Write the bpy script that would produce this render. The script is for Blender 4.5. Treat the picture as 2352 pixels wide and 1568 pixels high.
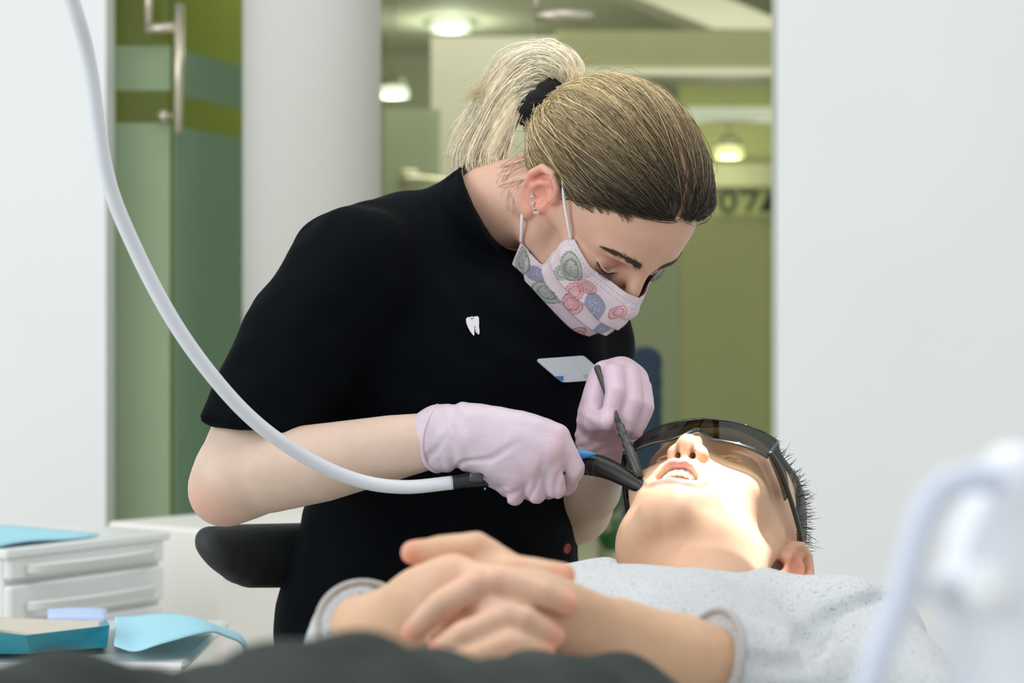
import bpy, math, random
import numpy as np
from mathutils import Vector, Matrix

# ------------------------------------------------------------------ camera, world, lights, exposure
for o in list(bpy.data.objects):
    bpy.data.objects.remove(o)
SC = bpy.context.scene
COL = SC.collection
CAMZ = 0.95
LENS = 70.0
FPX = 2352 * LENS / 36.0
cam_data = bpy.data.cameras.new('camera')
cam_data.lens = LENS
cam_data.sensor_width = 36.0
cam_data.clip_start = 0.05
cam_data.dof.use_dof = True
cam_data.dof.focus_distance = 1.93
cam_data.dof.aperture_fstop = 5.6
cam = bpy.data.objects.new('camera', cam_data)
COL.objects.link(cam)
cam.location = (0, 0, CAMZ)
cam.rotation_euler = (math.pi / 2, 0, 0)
SC.camera = cam

world = bpy.data.worlds.new('world')
SC.world = world
world.use_nodes = True
bg = world.node_tree.nodes['Background']
bg.inputs[0].default_value = (0.93, 0.97, 1.0, 1)
bg.inputs[1].default_value = 0.72


def area_light(name, loc, target, size, size_y, power, color):
    d = bpy.data.lights.new(name, 'AREA')
    d.shape = 'RECTANGLE'
    d.size = size
    d.size_y = size_y
    d.energy = power
    d.color = color
    o = bpy.data.objects.new(name, d)
    COL.objects.link(o)
    o.location = loc
    o.rotation_euler = (Vector(target) - Vector(loc)).to_track_quat('-Z', 'Y').to_euler()
    return o


# daylight from the tall windows of the treatment room (left and behind the camera) and its ceiling panel
area_light('window_light', (-2.9, 0.4, 1.9), (0.1, 2.1, 0.9), 2.6, 2.0, 54, (0.95, 0.98, 1.0))
area_light('ceiling_panel_light', (0.3, 1.7, 2.9), (0.3, 1.9, 0.0), 1.6, 1.6, 22, (1.0, 0.97, 0.92))
# corridor ceiling lights behind the glass
area_light('corridor_light', (0.4, 7.2, 2.55), (0.4, 7.2, 0.0), 3.0, 2.5, 72, (1.0, 0.995, 0.975))
# dental operating lamp aimed at the mouth
sp = bpy.data.lights.new('operating_lamp_light', 'SPOT')
sp.energy = 290
sp.color = (1.0, 0.985, 0.96)
sp.spot_size = math.radians(3.5)
sp.spot_blend = 0.3
sp.shadow_soft_size = 0.03
spo = bpy.data.objects.new('operating_lamp_light', sp)
COL.objects.link(spo)
lamp_at = Vector((0.36, 1.93, 1.80))
lz = (lamp_at - Vector((0.192, 1.815, 0.803))).normalized()
lx = Vector((1, 0, 0)); lx = (lx - lz * lx.dot(lz)).normalized(); ly = lz.cross(lx)
spo.matrix_world = Matrix.Translation(lamp_at) @ Matrix((lx * 2.6, ly, lz)).transposed().to_4x4()

SC.view_settings.view_transform = 'Standard'
SC.view_settings.look = 'None'
SC.view_settings.gamma = 1.0
SC.view_settings.use_curve_mapping = False
SC.view_settings.exposure = 0.1

# ------------------------------------------------------------------ implicit-surface toolkit (numpy)
f4 = np.float32


def P(u, v, d):
    """a point of the room at depth d (metres from the camera plane)"""
    return np.array([(u - 1176.0) * d / FPX, d, CAMZ - (v - 784.0) * d / FPX])


def A(*a):
    return np.array(a, float)


def unit(v):
    v = np.asarray(v, float)
    return v / (np.linalg.norm(v) + 1e-12)


def basis(f, u):
    f = unit(f)
    u = np.asarray(u, float)
    u = unit(u - f * (u @ f))
    return np.stack([np.cross(f, u), f, u], 1)


class SDF:
    def __init__(s, sym=False):
        s.ops = []
        s.sym = sym

    def _add(s, f, lo, hi, k, mode):
        s.ops.append((f, np.asarray(lo, float), np.asarray(hi, float), k, mode, s.sym))
        return s

    def chain(s, pts, rs, k=.01, mode='u', flat=None):
        """tapered rounded tube through pts; flat=(axis, ratio) squashes the section along axis"""
        pts = [np.asarray(p, float) for p in pts]
        if np.isscalar(rs):
            rs = [rs] * len(pts)
        if flat is not None:
            n = unit(flat[0]); q = flat[1]
            M = np.eye(3) + (1 / q - 1) * np.outer(n, n)
        else:
            M = None
        R = max(rs)
        lo = np.min(pts, 0) - R; hi = np.max(pts, 0) + R

        def f(p):
            if M is not None:
                p = p @ M.astype(f4)
            out = None
            for i in range(len(pts) - 1):
                a, b = pts[i], pts[i + 1]
                if M is not None:
                    a = M @ a; b = M @ b
                ba = b - a
                pa = p - a.astype(f4)
                t = np.clip((pa @ ba.astype(f4)) / max(float(ba @ ba), 1e-12), 0, 1)
                q2 = pa - t[..., None] * ba.astype(f4)
                d = np.sqrt((q2 * q2).sum(-1)) - (rs[i] + (rs[i + 1] - rs[i]) * t)
                out = d if out is None else np.minimum(out, d)
            if M is not None:
                out = out * min(1.0, flat[1] ** .5)
            return out
        return s._add(f, lo, hi, k, mode)

    def ell(s, c, r, R=None, k=.01, mode='u'):
        c = np.asarray(c, float); r = np.asarray(r, float)
        m = r.max()

        def f(p):
            q = p - c.astype(f4)
            if R is not None:
                q = q @ R.astype(f4)
            k0 = np.sqrt(((q / r.astype(f4)) ** 2).sum(-1))
            k1 = np.sqrt(((q / (r * r).astype(f4)) ** 2).sum(-1)) + 1e-9
            return k0 * (k0 - 1) / k1
        if R is None:
            return s._add(f, c - r, c + r, k, mode)
        return s._add(f, c - m, c + m, k, mode)

    def fn(s, f, k=.005, mode='i', lo=(-9, -9, -9), hi=(9, 9, 9)):
        return s._add(f, lo, hi, k, mode)

    def plane(s, c, n, k=.003):
        """keep the side opposite to n"""
        c = np.asarray(c, float); n = unit(n)
        return s.fn(lambda p: (p - c.astype(f4)) @ n.astype(f4), k)

    @staticmethod
    def comb(D, b, k, mode):
        if mode == 'u':
            h = np.clip(.5 + .5 * (D - b) / k, 0, 1)
            return D + (b - D) * h - k * h * (1 - h)
        if mode == 's':
            b = -b
        h = np.clip(.5 - .5 * (D - b) / k, 0, 1)
        return D + (b - D) * h + k * h * (1 - h)

    def eval(s, p):
        p = np.array(p, f4)
        pm = p.copy()
        pm[..., 0] = np.abs(p[..., 0])
        D = np.full(p.shape[:-1], 1.0, f4)
        for f, lo, hi, k, mode, sy in s.ops:
            D = s.comb(D, f(pm if sy else p), k, mode)
        return D

    def normal(s, p, e=.001):
        d0 = s.eval(p)
        g = np.stack([s.eval(p + np.eye(3)[i] * e) - d0 for i in range(3)], -1)
        return g / (np.linalg.norm(g, axis=-1, keepdims=True) + 1e-9)

    def project(s, p, off=0.0, it=4):
        p = np.array(p, float)
        for _ in range(it):
            p = p - (s.eval(p) - off)[..., None] * s.normal(p)
        return p

    def bounds(s):
        us = [o for o in s.ops if o[4] == 'u']
        hi = np.max([o[2] for o in us], 0)
        lo = np.min([np.array([-o[2][0], o[1][1], o[1][2]]) if o[5] else o[1] for o in us], 0)
        return lo, hi

    def mesh(s, h, lo=None, hi=None):
        b0, b1 = s.bounds()
        lo = b0 if lo is None else np.maximum(np.asarray(lo, float), b0)
        hi = b1 if hi is None else np.minimum(np.asarray(hi, float), b1)
        lo = lo - 3 * h; hi = hi + 3 * h
        n = np.ceil((hi - lo) / h).astype(int) + 1
        ax = [(lo[i] + h * np.arange(n[i])).astype(f4) for i in range(3)]
        D = np.full(n, 1.0, f4)
        for f, l, u, k, mode, sy in s.ops:
            l = l.copy(); u = u.copy()
            if sy:
                l[0] = -u[0]
            m = k + 3 * h
            i0 = np.clip(np.floor((l - m - lo) / h).astype(int), 0, n)
            i1 = np.clip(np.ceil((u + m - lo) / h).astype(int) + 1, 0, n)
            if (i1 <= i0).any():
                continue
            sx = ax[0][i0[0]:i1[0]]
            if sy:
                sx = np.abs(sx)
            p = np.stack(np.meshgrid(sx, ax[1][i0[1]:i1[1]], ax[2][i0[2]:i1[2]], indexing='ij'), -1)
            sl = (slice(i0[0], i1[0]), slice(i0[1], i1[1]), slice(i0[2], i1[2]))
            D[sl] = s.comb(D[sl], f(p), k, mode)
        return surface_nets(D, lo, h)


def surface_nets(D, lo, h):
    n = np.array(D.shape)
    S = D < 0
    c = np.zeros(n - 1, np.int8)
    for dx in (0, 1):
        for dy in (0, 1):
            for dz in (0, 1):
                c += S[dx:n[0] - 1 + dx, dy:n[1] - 1 + dy, dz:n[2] - 1 + dz]
    act = np.argwhere((c > 0) & (c < 8))
    idx = np.full(n - 1, -1, np.int32)
    idx[act[:, 0], act[:, 1], act[:, 2]] = np.arange(len(act))
    corners = np.array([(i, j, k) for i in (0, 1) for j in (0, 1) for k in (0, 1)])
    val = np.stack([D[act[:, 0] + q[0], act[:, 1] + q[1], act[:, 2] + q[2]] for q in corners], 1)
    acc = np.zeros((len(act), 3)); cnt = np.zeros(len(act))
    for i in range(8):
        for j in range(i + 1, 8):
            if np.abs(corners[i] - corners[j]).sum() != 1:
                continue
            a, b = val[:, i], val[:, j]
            m = (a < 0) != (b < 0)
            t = np.where(m, a / np.where(m, a - b, 1), 0)
            acc += np.where(m[:, None], corners[i] + t[:, None] * (corners[j] - corners[i]), 0)
            cnt += m
    V = lo + h * (act + acc / cnt[:, None])
    Fs = []
    for axis in range(3):
        sl0 = [slice(None)] * 3; sl1 = [slice(None)] * 3
        sl0[axis] = slice(0, -1); sl1[axis] = slice(1, None)
        s0 = S[tuple(sl0)]; s1 = S[tuple(sl1)]
        e = np.argwhere(s0 != s1)
        b, g = (axis + 1) % 3, (axis + 2) % 3
        ok = (e[:, b] > 0) & (e[:, g] > 0) & (e[:, b] < n[b] - 1) & (e[:, g] < n[g] - 1)
        e = e[ok]
        flip = s1[e[:, 0], e[:, 1], e[:, 2]]

        def cell(ob, og):
            q = e.copy(); q[:, b] += ob; q[:, g] += og
            return idx[q[:, 0], q[:, 1], q[:, 2]]
        quad = np.stack([cell(-1, -1), cell(0, -1), cell(0, 0), cell(-1, 0)], 1)
        quad[flip] = quad[flip][:, ::-1]
        Fs.append(quad)
    return V, np.concatenate(Fs)


def ray(sdf, u, v, d0, d1, R=None, t=None, sc=1.0, step=None):
    """first hit on an implicit surface of the line through (u, v); result in room coordinates"""
    ds = np.linspace(d0, d1, 1500)
    pts = np.stack([P(u, v, d) for d in ds])
    q = pts if R is None else ((pts - t) @ R) / sc
    D = sdf.eval(q)
    k = np.argmax(D < 0)
    if not (D < 0).any():
        k = int(np.argmin(D))
    return pts[k]


def hash3(ix, iy, iz, seed):
    x = (ix.astype(np.int64) * 374761393 + iy.astype(np.int64) * 668265263 + iz.astype(np.int64) * 2147483647 + seed * 974634777) & 0xffffffff
    x = ((x ^ (x >> 13)) * 1274126177) & 0xffffffff
    x = x ^ (x >> 16)
    return (x & 0xffff) / 32767.5 - 1


def noise(p, scale=1.0, seed=0):
    p = np.asarray(p, float) * scale
    i = np.floor(p).astype(np.int64); f = p - i
    f = f * f * f * (f * (f * 6 - 15) + 10)
    out = 0
    for dx in (0, 1):
        wx = f[..., 0] if dx else 1 - f[..., 0]
        for dy in (0, 1):
            wy = f[..., 1] if dy else 1 - f[..., 1]
            for dz in (0, 1):
                wz = f[..., 2] if dz else 1 - f[..., 2]
                out = out + wx * wy * wz * hash3(i[..., 0] + dx, i[..., 1] + dy, i[..., 2] + dz, seed)
    return out


def spline(pts, n):
    """Catmull-Rom through pts"""
    pts = np.asarray(pts, float)
    Pq = np.vstack([2 * pts[0] - pts[1], pts, 2 * pts[-1] - pts[-2]])
    T = np.linspace(0, len(pts) - 1, n)
    i = np.clip(np.floor(T).astype(int), 0, len(pts) - 2)
    t = (T - i)[:, None]
    p0, p1, p2, p3 = Pq[i], Pq[i + 1], Pq[i + 2], Pq[i + 3]
    return .5 * (2 * p1 + (p2 - p0) * t + (2 * p0 - 5 * p1 + 4 * p2 - p3) * t ** 2 + (3 * p1 - p0 - 3 * p2 + p3) * t ** 3)


def vnormals(V, F):
    a = V[F[:, 2]] - V[F[:, 0]]; b = V[F[:, 3]] - V[F[:, 1]]
    fn = np.cross(a, b)
    N = np.zeros_like(V)
    for i in range(4):
        np.add.at(N, F[:, i], fn)
    return N / (np.linalg.norm(N, axis=1, keepdims=True) + 1e-12)


# ------------------------------------------------------------------ the two heads, in head space (x right, y forward, z up)
def ear_ops(h, dy=0.0):
    e0 = len(h.ops)
    h.ell((.0790, -.013, .005), (.0050, .019, .030), k=.006)
    h.chain([(.074, .004, .004), (.079, .008, .019), (.0835, .002, .031), (.087, -.012, .0365), (.0895, -.025, .028), (.089, -.030, .010),
             (.085, -.026, -.010), (.080, -.015, -.024), (.077, -.006, -.029)], [.0038, .0042, .0044, .0046, .0046, .0044, .0042, .0044, .004], k=.006)
    h.ell((.0775, -.009, -.025), (.0042, .009, .010), k=.006)
    h.chain([(.083, -.006, .024), (.085, -.016, .014), (.0845, -.019, .000), (.080, -.013, -.012)], [.0035, .0042, .0042, .004], k=.004)
    h.ell((.088, -.005, .002), (.010, .009, .014), k=.004, mode='s')
    h.ell((.089, -.004, .021), (.006, .007, .004), k=.004, mode='s')
    h.ell((.0765, .005, -.003), (.005, .0045, .007), k=.004)
    h.ell((.079, -.008, -.013), (.004, .004, .004), k=.003)
    if dy:
        sh = np.array([0, dy, 0], f4)
        for i in range(e0, len(h.ops)):
            f, lo, hi, k, m, sy = h.ops[i]
            h.ops[i] = ((lambda p, f=f: f(p - sh)), lo + sh, hi + sh, k, m, sy)


def head_ops(h, opened=0.0, cheeks=0.0, male=False, nose=0.0, ear=0.0, jaw=0.0):
    j = opened; q = nose
    h.ell((0, -.006, .050), (.0765, .097, .078), k=.02)
    h.ell((0, .028, .038), (.066, .066, .072), k=.025)
    h.ell((0, .044, -.018), (.053 + cheeks, .053, .052), k=.02)
    h.ell((0, .040, -.058 - j * .6), (.046, .046, .030), k=.02)
    h.chain([(.053 + jaw, .008, -.050 - j * .4), (.030, .056 - j * .2, -.074 - j), (.010, .078 - j * .35, -.081 - j)], [.016, .015, .014], k=.024)
    h.ell((0, .083 - j * .35, -.079 - j), (.020, .013, .014), k=.014)
    h.chain([(.061, .004, -.005), (.055 + jaw, .008, -.048 - j * .4)], [.014, .015], k=.015)
    h.ell((.044, .060, -.008), (.022, .020, .016), k=.016)
    h.chain([(.050, .054, 0), (.067, .012, .004)], [.009, .008], k=.012)
    h.chain([(.010, .088, .036), (.028, .086, .040), (.048, .070, .036)], [.009, .009, .008], k=.012)
    h.ell((.034, .097, .018), (.018, .013, .011), k=.012, mode='s')
    h.ell((.031, .0745, .018), (.0138, .0132, .0128), k=.003)
    h.chain([(.017, .0835, .0165), (.024, .0885, .0100), (.031, .0895, .0085), (.039, .0865, .0098), (.045, .0795, .0135)], [.0012, .0013, .0013, .0013, .0012], k=.003)
    # nose
    h.chain([(0, .094, .030), (0, .104 - q * .4, .010), (0, .116 - q, -.011)], [.0075, .008, .0085], k=.010)
    h.ell((0, .1185 - q, -.0150), (.0105, .0100, .0095), k=.007)
    h.ell((.0125, .106 - q * .6, -.0190), (.0075, .0100, .0080), k=.006)
    h.ell((0, .1065 - q * .8, -.0215), (.0120, .0110, .0075), k=.006)
    h.chain([(.0072, .1120 - q * .8, -.0310), (.0068, .1085 - q * .8, -.0215), (.0062, .103 - q * .8, -.016)], [.0036, .0033, .0026], k=.0025, mode='s')
    # mouth
    h.ell((0, .088, -.045), (.026, .016, .016), k=.012)
    h.ell((0, .086 - j * .35, -.062 - j), (.022, .014, .012), k=.012)
    if opened:
        h.ell((.0235, .074, -.062), (.014, .014, .017), k=.014)
        h.ell((0, .104, -.0485 - j * .5), (.0225, .036, .0035 + j * .52), k=.004, mode='s')
    h.chain([(0, .1030, -.0445), (.006, .1035, -.0430), (.015, .0995, -.0455), (.0265, .0895, -.0510 - j * .5)], [.0042, .0046, .0044, .0034], k=.004)
    h.chain([(0, .1010 - j * .35, -.0555 - j), (.012, .0985 - j * .35, -.0550 - j), (.020, .0945 - j * .25, -.0530 - j * .85), (.0265, .0895, -.0510 - j * .5)], [.0052, .0052, .0046, .0034], k=.004)
    ear_ops(h, ear)

# ------------------------------------------------------------------ materials and mesh objects
def lin(c):
    c = np.asarray(c, float) / 255.0
    return np.where(c <= .04045, c / 12.92, ((c + .055) / 1.055) ** 2.4)


def rgba(c):
    l = lin(c)
    return (float(l[0]), float(l[1]), float(l[2]), 1.0)


def mat(name, color, rough=.5, metal=0, var=.04, vscale=8, bump=0, bscale=120, vcol=False, sss=0, spec=.5, coat=0, sheen=0,
        speck=None, alpha=1.0, stretch=None):
    """Principled material; base colour = tone (or colour attribute) varied by procedural noise; optional noise bump"""
    m = bpy.data.materials.new(name)
    m.use_nodes = True
    nt = m.node_tree
    N = nt.nodes; L = nt.links
    b = N['Principled BSDF']
    tc = N.new('ShaderNodeTexCoord')
    ns = N.new('ShaderNodeTexNoise'); ns.inputs['Scale'].default_value = vscale; ns.inputs['Detail'].default_value = 4
    L.new(tc.outputs['Object'], ns.inputs['Vector'])
    mr = N.new('ShaderNodeMapRange')
    mr.inputs['From Min'].default_value = .3; mr.inputs['From Max'].default_value = .7
    mr.inputs['To Min'].default_value = 1 - var; mr.inputs['To Max'].default_value = 1 + var
    L.new(ns.outputs['Fac'], mr.inputs['Value'])
    mx = N.new('ShaderNodeMix'); mx.data_type = 'RGBA'; mx.blend_type = 'MULTIPLY'; mx.inputs[0].default_value = 1
    if vcol:
        at = N.new('ShaderNodeAttribute'); at.attribute_name = 'tone'
        L.new(at.outputs['Color'], mx.inputs[6])
    else:
        mx.inputs[6].default_value = rgba(color)
    L.new(mr.outputs['Result'], mx.inputs[7])
    out = mx.outputs[2]
    if speck:
        vo = N.new('ShaderNodeTexNoise'); vo.inputs['Scale'].default_value = speck[0]; vo.inputs['Detail'].default_value = 2
        L.new(tc.outputs['Object'], vo.inputs['Vector'])
        r2 = N.new('ShaderNodeMapRange'); r2.inputs['From Min'].default_value = speck[1]; r2.inputs['From Max'].default_value = speck[1] + .05
        L.new(vo.outputs['Fac'], r2.inputs['Value'])
        m2 = N.new('ShaderNodeMix'); m2.data_type = 'RGBA'
        L.new(r2.outputs['Result'], m2.inputs[0]); L.new(out, m2.inputs[6]); m2.inputs[7].default_value = rgba(speck[2])
        out = m2.outputs[2]
    L.new(out, b.inputs['Base Color'])
    b.inputs['Roughness'].default_value = rough
    b.inputs['Metallic'].default_value = metal
    b.inputs['Specular IOR Level'].default_value = spec
    b.inputs['Coat Weight'].default_value = coat
    b.inputs['Sheen Weight'].default_value = sheen
    b.inputs['Alpha'].default_value = alpha
    if sss:
        b.inputs['Subsurface Weight'].default_value = sss
        b.inputs['Subsurface Radius'].default_value = (1.0, .35, .2)
        b.inputs['Subsurface Scale'].default_value = .006
    if bump:
        n2 = N.new('ShaderNodeTexNoise'); n2.inputs['Scale'].default_value = bscale; n2.inputs['Detail'].default_value = 3
        if stretch:
            mp = N.new('ShaderNodeMapping'); mp.inputs['Scale'].default_value = stretch[0]; mp.inputs['Rotation'].default_value = stretch[1]
            L.new(tc.outputs['Object'], mp.inputs['Vector']); L.new(mp.outputs['Vector'], n2.inputs['Vector'])
        else:
            L.new(tc.outputs['Object'], n2.inputs['Vector'])
        bp = N.new('ShaderNodeBump'); bp.inputs['Strength'].default_value = bump; bp.inputs['Distance'].default_value = .002
        L.new(n2.outputs['Fac'], bp.inputs['Height']); L.new(bp.outputs['Normal'], b.inputs['Normal'])
    return m


def glass_mat(name, tint, gloss=.08, frost=0.0, frost_col=(200, 205, 190), rough=.02):
    """thin sheet: tinted transmission + a little reflection + optional frosted film (scattering)"""
    m = bpy.data.materials.new(name); m.use_nodes = True
    nt = m.node_tree; N = nt.nodes; L = nt.links
    N.remove(N['Principled BSDF']); out = N['Material Output']
    tr = N.new('ShaderNodeBsdfTransparent'); tr.inputs[0].default_value = rgba(tint)
    gl = N.new('ShaderNodeBsdfGlossy'); gl.inputs['Roughness'].default_value = rough
    m1 = N.new('ShaderNodeMixShader'); m1.inputs[0].default_value = gloss
    L.new(tr.outputs[0], m1.inputs[1]); L.new(gl.outputs[0], m1.inputs[2])
    last = m1
    if frost:
        tc = N.new('ShaderNodeTexCoord'); ns = N.new('ShaderNodeTexNoise'); ns.inputs['Scale'].default_value = 1.3
        L.new(tc.outputs['Object'], ns.inputs['Vector'])
        cr = N.new('ShaderNodeMix'); cr.data_type = 'RGBA'
        cr.inputs[6].default_value = rgba(np.array(frost_col) * .96); cr.inputs[7].default_value = rgba(np.minimum(np.array(frost_col) * 1.04, 255))
        L.new(ns.outputs['Fac'], cr.inputs[0])
        df = N.new('ShaderNodeBsdfDiffuse'); L.new(cr.outputs[2], df.inputs[0])
        tl = N.new('ShaderNodeBsdfTranslucent'); L.new(cr.outputs[2], tl.inputs[0])
        md = N.new('ShaderNodeMixShader'); md.inputs[0].default_value = .25
        L.new(df.outputs[0], md.inputs[1]); L.new(tl.outputs[0], md.inputs[2])
        m2 = N.new('ShaderNodeMixShader'); m2.inputs[0].default_value = frost
        L.new(last.outputs[0], m2.inputs[1]); L.new(md.outputs[0], m2.inputs[2])
        last = m2
    L.new(last.outputs[0], out.inputs['Surface'])
    return m


def emit_mat(name, color, strength):
    m = bpy.data.materials.new(name); m.use_nodes = True
    b = m.node_tree.nodes['Principled BSDF']
    b.inputs['Base Color'].default_value = rgba(color)
    b.inputs['Emission Color'].default_value = rgba(color)
    b.inputs['Emission Strength'].default_value = strength
    return m


ORG = {}


def tag(o, label=None, cat=None, group=None, kind=None):
    if label: o['label'] = label
    if cat: o['category'] = cat
    if group: o['group'] = group
    if kind: o['kind'] = kind
    return o


def root(name, loc, label, cat, group=None):
    o = bpy.data.objects.new(name, None)
    o.empty_display_size = .05
    COL.objects.link(o)
    o.location = [float(x) for x in loc]
    ORG[o] = np.asarray(loc, float)
    return tag(o, label, cat, group)


def build(name, V, F, m, parent=None, tone=None, smooth=True, label=None, cat=None, kind=None):
    """one mesh object; V in room coordinates"""
    V = np.asarray(V, float)
    if isinstance(F, np.ndarray):
        F = F.astype(np.int32)
    if parent is not None:
        org = ORG[parent]
    else:
        org = np.array([(V[:, 0].min() + V[:, 0].max()) / 2, (V[:, 1].min() + V[:, 1].max()) / 2, V[:, 2].min()])
    me = bpy.data.meshes.new(name)
    W = (V - org).astype(f4)
    if isinstance(F, np.ndarray):
        k = F.shape[1]
        me.vertices.add(len(W)); me.vertices.foreach_set('co', W.ravel())
        me.loops.add(F.size); me.loops.foreach_set('vertex_index', F.ravel())
        me.polygons.add(len(F))
        me.polygons.foreach_set('loop_start', np.arange(0, F.size, k, dtype=np.int32))
        me.polygons.foreach_set('loop_total', np.full(len(F), k, np.int32))
        me.update(calc_edges=True)
    else:
        me.from_pydata(W.tolist(), [], [list(map(int, f)) for f in F])
    if smooth:
        me.polygons.foreach_set('use_smooth', np.ones(len(me.polygons), bool))
    if tone is not None:
        at = me.color_attributes.new('tone', 'FLOAT_COLOR', 'POINT')
        c = np.ones((len(W), 4), f4); c[:, :3] = tone
        at.data.foreach_set('color', c.ravel())
    me.materials.append(m)
    me.validate()
    o = bpy.data.objects.new(name, me)
    COL.objects.link(o)
    if parent is not None:
        o.parent = parent
    else:
        o.location = org.tolist()
    ORG[o] = org
    return tag(o, label, cat, None, kind)


def merge(parts):
    Vs, Fs, n = [], [], 0
    for V, F in parts:
        Vs.append(np.asarray(V, float)); Fs.extend([[i + n for i in f] for f in (F.tolist() if isinstance(F, np.ndarray) else F)])
        n += len(V)
    return np.vstack(Vs), Fs


def box(c, half, R=None, bev=0.0):
    """box (optionally with chamfered edges) as verts, faces; c centre, half sizes, R columns = axes"""
    c = np.asarray(c, float); hx, hy, hz = half
    R = np.eye(3) if R is None else R
    if bev <= 0:
        V = np.array([(x, y, z) for x in (-hx, hx) for y in (-hy, hy) for z in (-hz, hz)])
        F = [(0, 1, 3, 2), (4, 6, 7, 5), (0, 4, 5, 1), (2, 3, 7, 6), (0, 2, 6, 4), (1, 5, 7, 3)]
        return V @ R.T + c, F
    b = min(bev, hx * .95, hy * .95, hz * .95)
    V = []
    for x in (-1, 1):
        for y in (-1, 1):
            for z in (-1, 1):
                V += [(x * (hx), y * (hy - b), z * (hz - b)), (x * (hx - b), y * hy, z * (hz - b)), (x * (hx - b), y * (hy - b), z * hz)]
    V = np.array(V)

    def i(x, y, z, a): return ((x * 2 + y) * 2 + z) * 3 + a
    F = []
    for x in (0, 1):
        q = [i(x, 0, 0, 0), i(x, 1, 0, 0), i(x, 1, 1, 0), i(x, 0, 1, 0)]; F.append(q if x else q[::-1])
        q = [i(0, x, 0, 1), i(0, x, 1, 1), i(1, x, 1, 1), i(1, x, 0, 1)]; F.append(q if x else q[::-1])
        q = [i(0, 0, x, 2), i(1, 0, x, 2), i(1, 1, x, 2), i(0, 1, x, 2)]; F.append(q if x else q[::-1])
    for s in (0, 1):
        for t in (0, 1):
            F.append([i(s, t, 0, 0), i(s, t, 0, 1), i(s, t, 1, 1), i(s, t, 1, 0)])
            F.append([i(s, 0, t, 0), i(s, 0, t, 2), i(s, 1, t, 2), i(s, 1, t, 0)])
            F.append([i(0, s, t, 1), i(0, s, t, 2), i(1, s, t, 2), i(1, s, t, 1)])
    for x in (0, 1):
        for y in (0, 1):
            for z in (0, 1):
                F.append([i(x, y, z, 0), i(x, y, z, 1), i(x, y, z, 2)])
    # consistent outward faces
    G = []
    for f in F:
        p = V[list(f)]
        n = np.cross(p[1] - p[0], p[2] - p[0])
        G.append(list(f) if n @ p.mean(0) > 0 else list(f)[::-1])
    return V @ R.T + c, G


def span(a, b):
    a = np.asarray(a, float); b = np.asarray(b, float)
    return (a + b) / 2, np.abs(b - a) / 2


def yaw(deg):
    a = math.radians(deg)
    return np.array([[math.cos(a), -math.sin(a), 0], [math.sin(a), math.cos(a), 0], [0, 0, 1]])


def frames(path):
    path = np.asarray(path, float)
    T = np.gradient(path, axis=0)
    T /= np.linalg.norm(T, axis=1, keepdims=True) + 1e-12
    N = np.zeros_like(path)
    ref = A(0, 0, 1) if abs(T[0][2]) < .9 else A(1, 0, 0)
    n = unit(np.cross(T[0], ref))
    for i in range(len(path)):
        n = unit(n - T[i] * (n @ T[i]))
        N[i] = n
    return T, N, np.cross(T, N)


def tube(path, r, sides=12, caps=True, squash=None):
    path = np.asarray(path, float); n = len(path)
    r = np.full(n, r) if np.isscalar(r) else np.asarray(r, float)
    T, N, B = frames(path)
    a = np.linspace(0, 2 * np.pi, sides, endpoint=False)
    V = path[:, None] + r[:, None, None] * (np.cos(a)[None, :, None] * N[:, None] + np.sin(a)[None, :, None] * B[:, None])
    V = V.reshape(-1, 3)
    F = []
    for i in range(n - 1):
        for j in range(sides):
            k = (j + 1) % sides
            F.append((i * sides + j, i * sides + k, (i + 1) * sides + k, (i + 1) * sides + j))
    if caps:
        F.append(tuple(range(sides))[::-1]); F.append(tuple((n - 1) * sides + j for j in range(sides)))
    return V, F


def strands(paths, rad, cols, sides=3):
    """many hairs as one mesh. paths (N,K,3), rad (N,K) , cols (N,K,3)"""
    N, K, _ = paths.shape
    T = np.gradient(paths, axis=1)
    T /= np.linalg.norm(T, axis=2, keepdims=True) + 1e-12
    ref = np.array([.31, .52, .79])
    n1 = np.cross(T, ref); n1 /= np.linalg.norm(n1, axis=2, keepdims=True) + 1e-12
    n2 = np.cross(T, n1)
    a = np.arange(sides) * 2 * np.pi / sides
    V = paths[:, :, None] + rad[:, :, None, None] * (np.cos(a)[:, None] * n1[:, :, None] + np.sin(a)[:, None] * n2[:, :, None])
    C = np.repeat(cols[:, :, None], sides, 2)
    idx = np.arange(N * K * sides).reshape(N, K, sides)
    q = np.stack([idx[:, :-1], np.roll(idx, -1, 2)[:, :-1], np.roll(idx, -1, 2)[:, 1:], idx[:, 1:]], -1)
    return V.reshape(-1, 3), q.reshape(-1, 4), C.reshape(-1, 3)


def lathe(prof, c, axis=(0, 0, 1), sides=24):
    """prof list of (radius, height)"""
    ax = unit(axis)
    ref = A(0, 1, 0) if abs(ax[1]) < .9 else A(1, 0, 0)
    x = unit(np.cross(ref, ax)); y = np.cross(ax, x)
    a = np.linspace(0, 2 * np.pi, sides, endpoint=False)
    V = []
    for r, h in prof:
        V.append(np.asarray(c) + ax * h + r * (np.cos(a)[:, None] * x + np.sin(a)[:, None] * y))
    V = np.vstack(V); F = []
    for i in range(len(prof) - 1):
        for j in range(sides):
            k = (j + 1) % sides
            F.append((i * sides + j, i * sides + k, (i + 1) * sides + k, (i + 1) * sides + j))
    F.append(tuple(range(sides))[::-1]); F.append(tuple((len(prof) - 1) * sides + j for j in range(sides)))
    return V, F


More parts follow.
